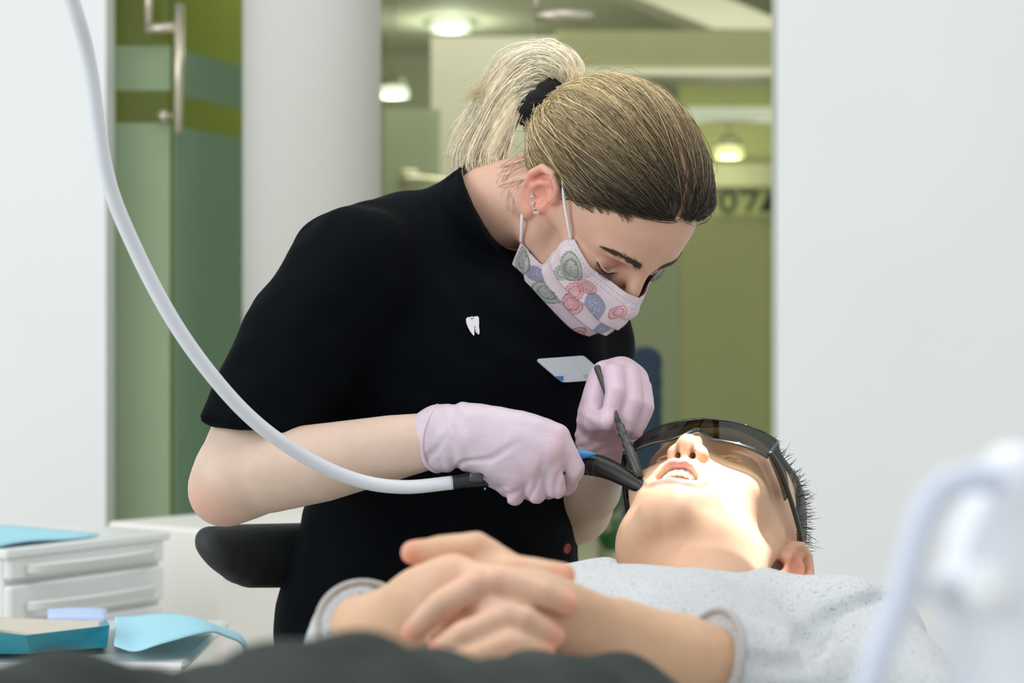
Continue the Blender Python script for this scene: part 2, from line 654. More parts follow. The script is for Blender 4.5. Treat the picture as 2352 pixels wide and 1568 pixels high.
def sheet(G, th):
    """grid of points (n,m,3) -> closed thin sheet"""
    n, m, _ = G.shape
    du = np.gradient(G, axis=0); dv = np.gradient(G, axis=1)
    Nn = np.cross(du, dv); Nn /= np.linalg.norm(Nn, axis=2, keepdims=True) + 1e-12
    top = (G + Nn * th / 2).reshape(-1, 3); bot = (G - Nn * th / 2).reshape(-1, 3)
    idx = np.arange(n * m).reshape(n, m)
    q = np.stack([idx[:-1, :-1], idx[1:, :-1], idx[1:, 1:], idx[:-1, 1:]], -1).reshape(-1, 4)
    k = n * m
    ring = list(idx[:, 0]) + list(idx[-1, 1:]) + list(idx[-2::-1, -1]) + list(idx[0, -2:0:-1])
    side = [(ring[i], ring[(i + 1) % len(ring)], ring[(i + 1) % len(ring)] + k, ring[i] + k) for i in range(len(ring))]
    F = np.vstack([q, q[:, ::-1] + k, np.array(side)[:, ::-1]])
    return np.vstack([top, bot]), F


def prism(poly, th, o, ex, ey):
    """flat polygon (2-D points) extruded by th along ex x ey, placed at o"""
    ex = np.asarray(ex, float); ey = np.asarray(ey, float); ez = np.cross(ex, ey)
    poly = np.asarray(poly, float); n = len(poly)
    b = np.asarray(o) + poly[:, :1] * ex + poly[:, 1:] * ey
    V = np.vstack([b, b + ez * th])
    F = [tuple(range(n))[::-1], tuple(range(n, 2 * n))] + [(i, (i + 1) % n, (i + 1) % n + n, i + n) for i in range(n)]
    return V, F


def rrect(w, h, r, n=5):
    pts = []
    for cx, cy, a0 in ((w / 2 - r, h / 2 - r, 0), (-w / 2 + r, h / 2 - r, 90), (-w / 2 + r, -h / 2 + r, 180), (w / 2 - r, -h / 2 + r, 270)):
        for i in range(n + 1):
            a = math.radians(a0 + 90 * i / n)
            pts.append((cx + r * math.cos(a), cy + r * math.sin(a)))
    return np.array(pts)

# ------------------------------------------------------------------ the setting
M_WALL = mat('white_plaster', (236, 238, 238), .75, var=.012, vscale=3, bump=.05, bscale=300)
M_COLUMN = mat('column_paint', (204, 203, 196), .7, var=.012, vscale=3)
M_LOW = mat('partition_laminate', (244, 241, 234), .5, var=.01)
M_FLOOR = mat('pale_floor', (205, 203, 194), .45, var=.03, vscale=2)
M_OLIVE = mat('olive_paint', (184, 187, 166), .8, var=.05, vscale=1.2)
M_DARKOLIVE = mat('dark_olive_paint', (158, 160, 104), .8, var=.06, vscale=1.5)
M_CEIL = mat('corridor_ceiling_paint', (206, 208, 186), .8, var=.02)
M_PALE = mat('pale_panel_paint', (210, 203, 192), .7, var=.02)
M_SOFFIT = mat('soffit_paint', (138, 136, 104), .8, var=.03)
M_METAL = mat('brushed_steel', (214, 206, 186), .35, metal=.85, var=.05)
M_GLASS = glass_mat('green_tinted_glass', (238, 242, 230), .02)
M_GLASS2 = glass_mat('deep_green_glass', (214, 224, 188), .025)
M_FROST = glass_mat('frosted_green_film', (200, 208, 180), .03, .92, (174, 194, 160), .3)
M_FROSTB = glass_mat('frosted_blue_green_film', (196, 210, 186), .03, .92, (160, 192, 164), .3)
M_FROSTO = glass_mat('frosted_olive_film', (210, 212, 180), .03, .85, (214, 212, 168), .3)
M_FROSTG = glass_mat('frosted_grey_film', (220, 226, 212), .03, .65, (204, 208, 188), .3)
M_LAMP = emit_mat('corridor_downlight_glow', (236, 246, 240), 1.3)
M_LAMPY = emit_mat('corridor_downlight_warm_glow', (244, 238, 176), 1.1)
DG = 4.25


def sbox(name, a, b, m, parent=None, bev=0, **kw):
    c, h = span(a, b)
    V, F = box(c, h, None, bev)
    o = build(name, V, F, m, parent, smooth=False, **kw)
    if parent is None and 'cat' not in kw:
        o['kind'] = 'structure'
    return o


def slab(u0, u1, v0, v1, d, th):
    """box filling the pixel rectangle at depth d (front face) with thickness th going back"""
    p = P(u0, v1, d); q = P(u1, v0, d)
    return (p[0], d, p[2]), (q[0], d + th, q[2])


sbox('floor', (-4.2, -1.6, -.1), (4.2, 13, 0), M_FLOOR)
# white wall left of the glass door, and the long white wall on the right
x = P(243, 0, 4.14)[0]
sbox('wall_left', (-4.0, 4.14, 0), (x, 4.235, 3.1), M_WALL)
x = P(1786, 0, 4.14)[0]
sbox('wall_right', (x, 4.14, 0), (4.0, 4.235, 3.1), M_WALL)
# round white column
p = P(700, 0, 4.0)
V, F = lathe([(.1435, 0), (.1435, 3.1)], (p[0], 4.0 + .1435, 0), sides=64)
tag(build('trim_column', V, F, M_COLUMN), kind='structure')
# low white partition in front of the left-hand glass
a = P(250, 1197, 3.62); b = P(470, 1176, 3.80)
dirv = unit((b - a) * A(1, 1, 0)); nrm = A(dirv[1], -dirv[0], 0)
c = a + dirv * .395 + nrm * .15
ztop = a[2]
V, F = box((c[0], c[1], ztop / 2), (.40, .15, ztop / 2), np.stack([dirv, np.cross(A(0, 0, 1), dirv), A(0, 0, 1)], 1), .006)
tag(build('wall_low_partition', V, F, M_LOW, smooth=False), kind='structure')

# ---- glass door left of the column: fixed pane + leaf ajar, each with frosted film and clear strip
win = root('window_1', P(390, 784, DG) * A(1, 1, 0), 'green tinted glass screen with frosted film between wall and column', 'glass screen')
win['kind'] = 'structure'
xa, xb = P(225, 0, DG)[0], P(392, 0, DG)[0]
zt = lambda v, d=DG: P(0, v, d)[2]
sbox('pane', (xa, DG, 0), (xb, DG + .01, 3.0), M_GLASS2, win)
sbox('frosted_film', (xa, DG - .004, 0), (xb, DG - .001, zt(283)), M_FROST, win)
sbox('frosted_film', (xa, DG - .004, zt(208)), (xb, DG - .001, zt(106)), M_FROST, win)
h0 = P(398, 0, DG); h1 = P(536, 0, 4.50)
dv = unit((h1 - h0) * A(1, 1, 0)); RD = np.stack([dv, np.cross(A(0, 0, 1), dv), A(0, 0, 1)], 1)
door = root('door_1', (h0[0], h0[1], 0), 'green glass door leaf standing ajar with a steel pull bar', 'glass door')
door['kind'] = 'structure'


def leaf(name, z0, z1, off, th, m):
    c = h0 * A(1, 1, 0) + dv * .45 + RD[:, 1] * off + A(0, 0, (z0 + z1) / 2)
    V, F = box(c, (.45, th / 2, (z1 - z0) / 2), RD)
    return build(name, V, F, m, door, smooth=False)


leaf('pane', .01, 3.0, .005, .01, M_GLASS2)
leaf('frosted_film', .01, zt(289), -.003, .002, M_FROSTB)
leaf('frosted_film', zt(216), zt(110), -.003, .002, M_FROSTB)
bar = []
bx = P(411, 0, DG - .06)
bar.append(tube([(bx[0], DG - .06, zt(20)), (bx[0], DG - .06, zt(312))], .0105, 16))
V, F = merge(bar)
pull = build('pull_bar', V, F, M_METAL, door)
q = P(340, 78, DG - .06)
V, F = merge([tube([(bx[0], DG - .06, zt(72)), (q[0], DG - .06, zt(76)), (q[0], DG - .02, zt(77))], .011, 12),
              tube([(q[0], DG - .05, zt(-60)), (q[0], DG - .05, zt(74))], .009, 12)])
build('bracket', V, F, M_METAL, pull)
V, F = tube([(P(382, 0, DG)[0], DG - .04, zt(268)), (P(384, 0, DG)[0], DG - .01, zt(272))], .012, 12)
build('lock', V, F, M_METAL, door)

# ---- glass wall between the column and the right-hand wall
win2 = root('window_2', P(1320, 784, DG) * A(1, 1, 0), 'large clear glass wall between column and right wall', 'glass screen')
win2['kind'] = 'structure'
xa, xm, xb = P(850, 0, DG)[0], P(1224, 0, DG)[0], P(1800, 0, DG)[0]
sbox('pane', (xa, DG, 0), (xm - .002, DG + .01, 3.0), M_GLASS, win2)
sbox('pane', (xm + .002, DG, 0), (xb, DG + .01, 3.0), M_GLASS, win2)
V, F = tube([(P(1225, 0, DG)[0], DG - .05, zt(45)), (P(1290, 0, DG)[0], DG - .05, zt(42)), (P(1362, 0, DG)[0], DG - .05, zt(44))], [.011, .013, .011], 14)
hd = build('door_handle', V, F, M_METAL, win2)
V, F = tube([(P(1232, 0, DG)[0], DG - .03, zt(-60)), (P(1232, 0, DG)[0], DG - .03, zt(44))], .008, 12)
build('rail', V, F, M_METAL, hd)

# ---- corridor behind the glass
sbox('wall_back', (-4.2, 11.6, 0), (4.2, 11.7, 3.2), M_OLIVE)
sbox('wall_corridor_left', (-2.0, 4.6, 0), (-1.95, 11.6, 3.2), M_DARKOLIVE)
sbox('wall_corridor_right', (3.4, 4.6, 0), (3.45, 11.6, 3.2), M_OLIVE)
sbox('ceiling', (-4.2, 4.4, 2.62), (4.2, 11.7, 2.7), M_CEIL)
sbox('wall_dark_alcove', *slab(120, 560, -200, 1195, 7.2, .1), M_DARKOLIVE)
sbox('wall_pale_pier', *slab(990, 1276, 84, 1300, 7.6, .35), M_PALE)
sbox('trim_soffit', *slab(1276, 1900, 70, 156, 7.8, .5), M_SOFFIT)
V, F = prism([P(u, v, 8.6)[[0, 2]] for u, v in ((1400, -30), (1610, -30), (1800, 50), (1800, 68), (1640, 66))], .25, (0, 8.85, 0), (1, 0, 0), (0, 0, 1))
tag(build('trim_ceiling_beam', V, F, M_PALE, smooth=False), kind='structure')
sbox('trim_soffit_edge', *slab(1276, 1900, 156, 172, 7.78, .1), M_PALE)
sbox('wall_far_dark', *slab(1560, 1900, 172, 500, 9.2, .1), M_DARKOLIVE)
sbox('trim_light_rail', *slab(1578, 1900, 246, 277, 8.6, .06), M_WALL)
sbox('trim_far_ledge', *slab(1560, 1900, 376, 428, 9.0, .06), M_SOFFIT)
win3 = root('window_3', P(1600, 784, 6.6) * A(1, 1, 0), 'inner frosted olive glass screen with dark lettering strip to the right of the person in black', 'glass screen')
win3['kind'] = 'structure'
sbox('frosted_film', *slab(1425, 1562, 492, 1300, 6.6, .01), M_FROSTG, win3)
sbox('frosted_film', *slab(1564, 1850, 492, 1300, 6.6, .01), M_FROSTO, win3)
M_INK = mat('dark_green_lettering', (46, 54, 30), .6)
# numerals on the strip
V, F = tube([P(1672 + 16 * math.cos(t), 462 + 22 * math.sin(t), 6.59) for t in np.linspace(0, 2 * np.pi, 24)], .008, 8, caps=False)
build('numeral', V, F, M_INK, win3)
V, F = merge([box(*span(P(1700, 446, 6.585), P(1740, 438, 6.595))), tube([P(1738, 444, 6.59), P(1716, 486, 6.59)], .008, 8)])
build('numeral', V, F, M_INK, win3, smooth=False)
V, F = prism([P(1742, 486, 6.58)[[0, 2]], P(1766, 440, 6.58)[[0, 2]], P(1840, 440, 6.58)[[0, 2]], P(1840, 486, 6.58)[[0, 2]]], .01, (0, 6.59, 0), (1, 0, 0), (0, 0, 1))
build('dark_strip', V, F, M_INK, win3, smooth=False)
for i, (u, v, d, ru, m, lb) in enumerate(((1035, 70, 10.4, .105, M_LAMP, 'round white ceiling downlight above the pale pier'),
                                       (903, 222, 9.6, .075, M_LAMP, 'small round downlight beside the white column'),
                                       (1674, 361, 8.7, .062, M_LAMPY, 'warm yellow round downlight below the white rail'))):
    c = P(u, v, d)
    r = root('ceiling_light', c, lb, 'light', 'corridor downlights')
    V, F = lathe([(ru, 0), (ru * 1.0, .02), (ru * .9, .045)], c, sides=28)
    build('diffuser', V, F, m, r)
    V, F = lathe([(ru * .9, .045), (ru * .95, .055), (ru * .5, .09)], c, sides=28)
    build('housing', V, F, M_METAL, r)
    ld = bpy.data.lights.new('downlight_light', 'POINT'); ld.energy = 8; ld.shadow_soft_size = .05; ld.color = (1.0, 1.0, .96)
    lo_ = bpy.data.objects.new('downlight_light', ld); COL.objects.link(lo_); lo_.parent = r; lo_.location = (0, 0, -.07)
    V, F = tube([c + A(0, 0, .085), A(c[0], c[1], 2.63)], .003, 8)
    build('stem', V, F, M_METAL, r)
# door lever seen left of her collar
V, F = tube([P(915, 418, 6.8), P(960, 412, 6.8), P(1040, 420, 6.8)], [.02, .018, .014], 12)
V2, F2 = box(P(940, 412, 6.83), (.03, .02, .035), None, .008)
hr = root('door_lever', P(940, 412, 6.8), 'brass door lever left of the black collar', 'handle')
build('lever', V, F, M_METAL, hr); build('plate', V2, F2, M_METAL, hr)
sbox('wall_pier_door', *slab(880, 1010, 250, 1300, 6.86, .05), M_FROSTG)

# ------------------------------------------------------------------ shared people materials
M_SKIN = mat('skin', (0, 0, 0), .48, var=.035, vscale=60, bump=.10, bscale=900, vcol=True, sss=.12, spec=.4)
M_HAIR = mat('hair_strands', (0, 0, 0), .38, var=.06, vscale=80, vcol=True, spec=.5)
M_LASH = mat('dark_lashes', (30, 22, 18), .6)
M_TUNIC = mat('black_cotton', (4, 8, 13), .85, var=.10, vscale=30, bump=.12, bscale=1400, sheen=.0, spec=.08)
M_GLOVE = mat('pink_nitrile', (0, 0, 0), .40, var=.02, vscale=25, bump=.22, bscale=42, vcol=True, sss=.05, spec=.4,
              stretch=((1.0, 1.0, 5.0), (0.0, math.radians(42), 0.0)))
M_STEEL = mat('polished_metal', (215, 212, 208), .2, metal=.9)
M_CORD = mat('white_elastic', (232, 232, 236), .7)
M_SCRUNCH = mat('black_knit', (10, 11, 13), .9, var=.2, vscale=300, bump=.8, bscale=900)


def paint(tone, V, c, r, col, amt=1.0, soft=.5):
    r = np.asarray(r, float)
    d = np.sqrt((((V - np.asarray(c)) / r) ** 2).sum(1))
    w = np.clip((1 - d) / soft, 0, 1); w = w * w * (3 - 2 * w) * amt
    return tone * (1 - w[:, None]) + lin(col) * w[:, None]


# ================================================================== DENTIST
RH = np.array([[-0.7811, 0.3004, 0.5474], [-0.6243, -0.3861, -0.6791], [0.0074, -0.8722, 0.4891]])
RH = np.linalg.svd(RH)[0] @ np.linalg.svd(RH)[2]
TH = A(0.0896, 2.0502, 1.0891); SH = .95
toW = lambda p: TH + SH * (np.asarray(p, float) @ RH.T)
toL = lambda p: ((np.asarray(p, float) - TH) @ RH) / SH

dentist = root('person', P(980, 1500, 2.16) * A(1, 1, 0), 'person in black tunic with blond ponytail, patterned mask and pink gloves leaning over the patient', 'person')

# chest frame: her left goes right and away from the camera
FW = unit(A(.42, -.90, -.10)); CH = np.stack([unit(np.cross(A(0, 0, 1), FW)), FW, np.cross(unit(np.cross(A(0, 0, 1), FW)), FW)], 1)
if CH[2, 2] < 0: CH[:, 2] *= -1
SR = P(806, 632, 2.02); SL = P(1322, 765, 2.20)          # shoulders
ER = P(532, 1108, 1.955); WR = P(1020, 1006, 1.905)       # right elbow, wrist
EL = P(1318, 1162, 2.20); WL = P(1388, 1046, 2.02)
NB = P(1070, 540, 2.16)

neck_l = toL(NB); neck_m = toL(P(1135, 480, 2.10))
HD = SDF(sym=True)
head_ops(HD, cheeks=.002)
HDN = SDF(sym=True)                                       # head + neck (the neck is not symmetric)
head_ops(HDN, cheeks=.002)
HDN.sym = False
HDN.chain([(0.012, -.030, -.005), neck_m, neck_l], [.050, .050, .056], k=.022)
Vh, Fh = HDN.mesh(.0018)
base = lin((214, 172, 150))
tone = np.tile(base, (len(Vh), 1))
tone = paint(tone, Vh, (.080, -.012, .006), (.026, .034, .046), (232, 158, 138), .85)
for sx in (1, -1):
    tone = paint(tone, Vh, (sx * .047, .062, -.010), (.03, .03, .03), (222, 158, 138), .6, .9)
    tone = paint(tone, Vh, (sx * .032, .088, .020), (.020, .016, .013), (176, 120, 100), .8, .6)
tone = paint(tone, Vh, (0, .116, -.014), (.02, .02, .02), (212, 150, 130), .6, .8)
Vhw = toW(Vh)

BD = SDF()
BD.ell(P(985, 1440, 2.17), (.140, .100, .13), CH, k=.08)
BD.ell(P(1015, 1200, 2.15), (.110, .085, .14), CH, k=.08)
BD.ell(P(1045, 960, 2.13), (.125, .092, .15), CH, k=.08)
BD.ell(P(1065, 770, 2.13), (.140, .092, .12), CH, k=.08)
BD.chain([SR, P(1070, 680, 2.16), SL], [.038, .045, .036], k=.03)
BD.chain([P(1070, 680, 2.16), NB], [.05, .042], k=.02)
BD.chain([SR, P(650, 880, 1.985), P(570, 1030, 1.965), ER], [.044, .045, .042, .037], k=.03)
BD.chain([ER + A(.004, 0, .004), P(620, 1082, 1.945), P(740, 1062, 1.93), P(900, 1028, 1.915), WR, P(1075, 1003, 1.897)], [.036, .0405, .038, .0315, .0255, .014], k=.016)
BD.chain([P(506, 1136, 1.96), ER], [.027, .034], k=.02)
BD.chain([P(1075, 1003, 1.897), P(1210, 1040, 1.884)], [.013, .012], k=.01)
BD.chain([SL, P(1330, 960, 2.235), EL], [.042, .040, .038], k=.03)
BD.chain([EL, P(1352, 1120, 2.12), WL, P(1396, 990, 1.99)], [.038, .035, .023, .012], k=.02)
# legs, seated astride the stool
HPR, HPL = P(890, 1480, 2.10), P(1080, 1480, 2.22)
KR = A(-.20, HPR[1] - .36, .50); KL = A(HPL[0] + .30, HPL[1] + .06, .50)
for hp, kn in ((HPR, KR), (HPL, KL)):
    BD.chain([hp, kn, A(kn[0], kn[1] + .02, .09)], [.070, .048, .034], k=.03)
    BD.chain([A(kn[0], kn[1] + .02, .05), A(kn[0] + .06, kn[1] - .09, .04)], [.034, .028], k=.02)
Vb, Fb = BD.mesh(.004)
tb = np.tile(lin((210, 184, 166)), (len(Vb), 1))
tb = paint(tb, Vb, P(475, 1170, 1.94), (.06, .06, .05), (214, 158, 138), .6, .9)
tb = paint(tb, Vb, P(1370, 1180, 2.14), (.07, .09, .06), (206, 160, 106), .5, .9)
body = build('body', np.vstack([Vhw, Vb]), np.vstack([Fh, Fb + len(Vhw)]), M_SKIN, dentist, np.vstack([tone, tb]))

# ---- tunic
TN = SDF()
TN.ell(P(978, 1440, 2.17), (.170, .125, .15), CH, k=.07)
TN.ell(P(1015, 1200, 2.15), (.139, .110, .15), CH, k=.07)
TN.ell(P(1045, 960, 2.13), (.152, .120, .15), CH, k=.07)
TN.ell(P(1075, 790, 2.13), (.160, .118, .12), CH, k=.07)
TN.ell(P(960, 640, 2.17), (.13, .09, .09), CH, k=.06)
TN.chain([SR + A(0, 0.01, 0), P(960, 580, 2.13), P(1075, 615, 2.15), SL], [.056, .052, .066, .054], k=.05)
TN.chain([P(760, 590, 2.08), P(800, 560, 2.08), P(930, 550, 2.12)], [.030, .030, .030], k=.03)
TN.chain([SR, P(668, 800, 1.99)], [.064, .063], k=.035)
cuff_c = P(552, 978, 1.962); cuff_n = unit(P(548, 985, 1.96) - P(590, 900, 1.975))
SLV = SDF().chain([SR, P(690, 790, 1.99), P(585, 1010, 1.962)], [.062, .062, .0535])
arm_dir = unit(P(575, 1000, 1.962) - SR)


def sleeve(p):
    d = SLV.ops[0][0](p)
    return np.maximum(d, (p - P(548, 980, 1.962).astype(f4)) @ unit(arm_dir * .45 + A(0, 0, -.75)).astype(f4))


TN.ops.pop()
TN.fn(sleeve, .03, 'u', SLV.ops[0][1], SLV.ops[0][2])
TN.chain([SL, P(1318, 930, 2.23), P(1318, 1030, 2.235)], [.054, .050, .048], k=.03)
nax = unit(P(1190, 470, 2.06) - P(1075, 535, 2.15))
cpl = P(1136, 512, 2.10); cn = unit(A(.86, -.20, .46))
CLR = SDF().chain([P(1062, 585, 2.17), P(1090, 525, 2.14), P(1180, 470, 2.07)], [.066, .064, .064])


def collar(p):
    return np.maximum(CLR.ops[0][0](p), (p - cpl.astype(f4)) @ cn.astype(f4))


TN.fn(collar, .015, 'u', CLR.ops[0][1], CLR.ops[0][2])
NK = SDF().chain([toW(neck_l), toW(neck_m), toW((0.012, -.030, -.005))], [.056, .053, .053])


def neck_gap(p):
    """hollow of the collar: round the neck, above a plane inside the collar"""
    return np.maximum(NK.ops[0][0](p), -((p - (cpl - cn * .03).astype(f4)) @ cn.astype(f4)))


TN.fn(neck_gap, .003, 's', NK.ops[0][1], NK.ops[0][2])
TN.plane(A(0, 0, .60), (0, 0, -1), .01)
Vt, Ft = TN.mesh(.0042)
Nt = vnormals(Vt, Ft)
w = noise(Vt @ np.diag([1, 1, .55]), 14, 3) * .0065 + noise(Vt, 34, 5) * .0022
# folds pulling from the armpit and at the waist
w += .006 * np.sin((Vt[:, 0] * 60 + Vt[:, 2] * 95) + 4 * noise(Vt, 9, 8)) * np.clip(noise(Vt, 7, 11) + .2, 0, 1)
w *= np.clip(np.linalg.norm(Vt - cpl, axis=1) / .09 - .6, 0, 1)
tunic = build('tunic', Vt + Nt * w[:, None], Ft, M_TUNIC, dentist)

# trousers
TR = SDF()
TR.ell(P(985, 1480, 2.17), (.150, .112, .12), CH, k=.06)
for hp, kn in ((HPR, KR), (HPL, KL)):
    TR.chain([hp, kn, A(kn[0], kn[1] + .02, .12)], [.080, .060, .050], k=.04)
TR.plane(A(0, 0, .78), (0, 0, 1), .01)
V, F = TR.mesh(.008)
build('trousers', V, F, M_TUNIC, dentist)
M_SHOE = mat('white_clog', (225, 225, 222), .5)
for kn in (KR, KL):
    s = SDF().chain([A(kn[0] - .02, kn[1] + .05, .035), A(kn[0] + .075, kn[1] - .11, .035)], [.042, .040], k=.01)
    s.plane(A(0, 0, .002), (0, 0, -1), .004)
    V, F = s.mesh(.006); build('shoe', V, F, M_SHOE, dentist)

# tooth emblem printed on the tunic, name badge, button
M_PRINT = mat('white_print', (226, 224, 226), .6)
M_BADGE = mat('badge_plastic', (206, 212, 218), .3, var=.02)
M_BLUE = mat('badge_blue', (30, 122, 190), .4)
M_SAND = mat('badge_beige', (190, 192, 160), .4)
M_RED = mat('red_button', (150, 28, 48), .4)
M_DARKLINE = mat('dark_line', (40, 42, 46), .6)
SDT = TN


def decal(u, v, d0=1.8, d1=2.4):
    p = ray(SDT, u, v, d0, d1)
    return p, SDT.normal(p[None], .006)[0]


def flat_patch(poly_px, th, m, name, parent, d0=1.8, lift=.001, planar=None):
    """thin patch following the cloth: polygon in picture outline laid on the surface below it"""
    poly = np.asarray(poly_px, float)
    c = poly.mean(0)
    pc, n = decal(c[0], c[1], d0) if planar is None else planar
    pts = []
    for u, v in poly:
        o = A(0, 0, CAMZ); dr = P(u, v, 1.0) - o
        t = ((pc + n * lift - o) @ n) / (dr @ n)
        pts.append(o + dr * t)
    pts = np.array(pts)
    V = np.vstack([pts, pts + n * th]); k = len(pts)
    F = [tuple(range(k))[::-1], tuple(range(k, 2 * k))] + [(i, (i + 1) % k, (i + 1) % k + k, i + k) for i in range(k)]
    return build(name, V, F, m, parent, smooth=False), (pc, n)


zz = lambda pts: [(1020 + x / 3.92, 700 + y / 3.92) for x, y in pts]
tooth = zz([(197, 125), (210, 113), (236, 110), (250, 104), (262, 110), (280, 104), (303, 103), (313, 118), (314, 160), (313, 195), (318, 235), (316, 262),
            (306, 268), (299, 258), (292, 225), (283, 196), (274, 190), (272, 225), (272, 270), (264, 277), (252, 262), (232, 235), (214, 200), (199, 160)])
pl = decal(1085, 747)
em, _ = flat_patch(tooth, .0006, M_PRINT, 'tooth_emblem', tunic, lift=.004, planar=pl)
flat_patch(zz([(283, 200), (289, 225), (295, 252), (288, 254), (281, 232), (277, 205)]), .0012, M_PRINT, 'tooth_root', em, lift=.004, planar=pl)
flat_patch(zz([(240, 118), (250, 123), (262, 117), (262, 121), (250, 127), (240, 122)]), .0008, M_DARKLINE, 'tooth_outline', em, lift=.0045, planar=pl)
pb = decal(1300, 848)
pb = (pb[0], unit(pb[1] + A(0, -.3, .35)))
badge_px = zz([(836, 495), (842, 489), (1225, 461), (1245, 463), (1262, 472), (1340, 540), (1440, 628), (1440, 640), (1330, 676), (1300, 676), (1270, 686), (1100, 699), (1070, 697),
               (1045, 685), (1000, 650), (840, 515), (834, 505)])
bd, _ = flat_patch(badge_px, .0018, M_BADGE, 'name_badge', dentist, lift=.006, planar=pb)
bd['label'] = 'pale grey name badge with blue and beige corner blocks'
flat_patch(zz([(1000, 644), (1074, 640), (1072, 681), (1044, 683)]), .0006, M_BLUE, 'blue_block', bd, lift=.0079, planar=pb)
flat_patch(zz([(1252, 627), (1345, 622), (1335, 655), (1262, 658)]), .0006, M_SAND, 'beige_block', bd, lift=.0079, planar=pb)
for line in (((792, 502), (840, 492), (896, 484)),):
    pts = np.array([ray(SDT, u, v, 1.75, 2.4) for u, v in spline(np.array([(a_, b_, 0) for a_, b_ in line], float), 22)[:, :2]])
    V, F = tube(pts + A(0, -.0004, 0), .0011, 6); build('seam', V, F, M_TUNIC, tunic)
p, n = decal(1297, 1258)
n = unit(n + A(.2, -.6, 0))
V, F = lathe([(.0056, 0), (.0058, .0015), (.0050, .0026), (.0040, .0020)], p + n * .002, n, 20)
build('button', V, F, M_RED, tunic)

# ---- hair: cap under the strands
HC = SDF(sym=True)
HC.ell((0, -.010, .053), (.0855, .106, .086), k=.02)
HC.ell((0, .030, .056), (.072, .066, .068), k=.03)
HC.ell((0, -.055, .005), (.066, .052, .055), k=.03)
SCR = A(.004, -.128, -.006)
HC.chain([(0, -.07, .025), SCR * A(0, 1, 1)], [.060, .030], k=.03)
ZH_Y = np.array([-.2, -.10, -.062, -.034, -.022, 0, .02, .036, .055, .080, .10]); ZH_Z = np.array([-.08, -.062, -.045, -.012, .024, .041, .040, .054, .078, .097, .115])


def hairline(p):
    return (np.interp(p[..., 1], ZH_Y, ZH_Z).astype(f4) - p[..., 2]) * .62


HC.fn(hairline, .020)
HC.chain([(.082, .012, -.005), (.0925, .002, .026), (.095, -.014, .034), (.096, -.028, .020), (.094, -.030, 0)], [.009, .010, .010, .010, .010], k=.008, mode='s')
HC.chain([(0, .090, .099), (0, .050, .139), (0, .01, .148)], [.006, .0065, .005], k=.010, mode='s')     # parting
Vc, Fc = HC.mesh(.0025)
rng = np.random.RandomState(4)


def hair_tone(yl, t):
    """grown-out roots: dark brown at the hairline, golden in the middle, pale towards the tie"""
    a, b, c = lin((50, 41, 31)), lin((138, 117, 80)), lin((206, 186, 142))
    x = np.clip((np.clip(t, 0, 1) - .12) / .88, 0, 1)[..., None]
    return np.where(x < .45, a + (b - a) * (x / .45), b + (c - b) * ((x - .45) / .55))


dist_f = np.clip((.095 - Vc[:, 1]) / .17, 0, 1)
ct = hair_tone(None, dist_f * .75) * .72
part_w = (np.clip(1 - np.abs(Vc[:, 0]) / .0035, 0, 1) * (Vc[:, 1] > .01) * (Vc[:, 2] > .08))[:, None]
ct = ct * (1 - part_w) + lin((168, 126, 98)) * part_w
hair = build('hair', toW(Vc), Fc, M_HAIR, dentist, ct)

CEN = A(0, -.012, .045)
NS = 6500
dirs = rng.normal(size=(NS * 4, 3)); dirs /= np.linalg.norm(dirs, axis=1, keepdims=True)
rt = CEN + dirs * .12
rt = HC.project(rt, .0, 5)
ok = (np.abs(HC.eval(rt)) < .002) & (hairline(rt) < .0005) & (rt[:, 1] > -.105)
# hairs that start on the front and side hairline are wanted most
wgt = np.where(hairline(rt) > -.02, 1.0, .55)
ok &= rng.rand(len(rt)) < wgt
ok &= ~((np.abs(rt[:, 0]) < .0026) & (rt[:, 1] > .005) & (rt[:, 2] > .06))
rt = rt[ok][:NS]
NS = len(rt); K = 16
tt = np.linspace(0, 1, K)
d0 = rt - CEN; r0 = np.linalg.norm(d0, axis=1); d0 /= r0[:, None]
end = SCR + A(0, .004, 0) + rng.normal(size=(NS, 3)) * A(.012, .003, .012)
d1 = end - CEN; r1 = np.linalg.norm(d1, axis=1); d1 /= r1[:, None]
om = np.arccos(np.clip((d0 * d1).sum(1), -1, 1))[:, None, None]
te = tt[None, :, None]
paths = (np.sin((1 - te) * om) * d0[:, None] + np.sin(te * om) * d1[:, None]) / (np.sin(om) + 1e-6)
side = np.sign(rt[:, 0] + 1e-6 + rng.normal(size=NS) * .004)
front = np.clip((rt[:, 1] + .01) / .07, 0, 1) * np.clip((rt[:, 2] - .04) / .04, 0, 1)
paths[:, :, 0] += (side * front * .30)[:, None] * np.sin(np.pi * tt)[None]
paths[:, :, 2] += .10 * np.sin(np.pi * tt)[None] * np.clip((.07 - rt[:, 2]) / .06, 0, 1)[:, None]
wob = np.stack([noise(paths * 3 + rt[:, None] * 25, 1.0, s) for s in (1, 2, 3)], -1)
paths += wob * .035 * np.sin(np.pi * tt)[None, :, None]
paths /= np.linalg.norm(paths, axis=2, keepdims=True)
rr = r0[:, None] + (r1 - r0)[:, None] * tt[None]
paths = CEN + paths * rr[..., None]
lift = rng.gamma(1.6, .0008, NS)[:, None] + .0002
flat = paths.reshape(-1, 3)
for _ in range(3):
    flat = flat - np.clip((HC.eval(flat).astype(float) - np.repeat(lift, K, 1).ravel()), -.02, .02)[:, None] * HC.normal(flat)
pj = flat.reshape(NS, K, 3)
blend = np.clip((tt - .86) / .14, 0, 1)[None, :, None]
paths = pj * (1 - blend) + paths * blend
ft = np.clip((.088 - paths[..., 1]) / .19, 0, 1) + rng.normal(size=(NS, 1)) * .10
lum = np.exp(rng.normal(size=(NS, 1, 1)) * .26 + .4 * noise(rt * A(1, 1, 1), 60, 31)[:, None, None])
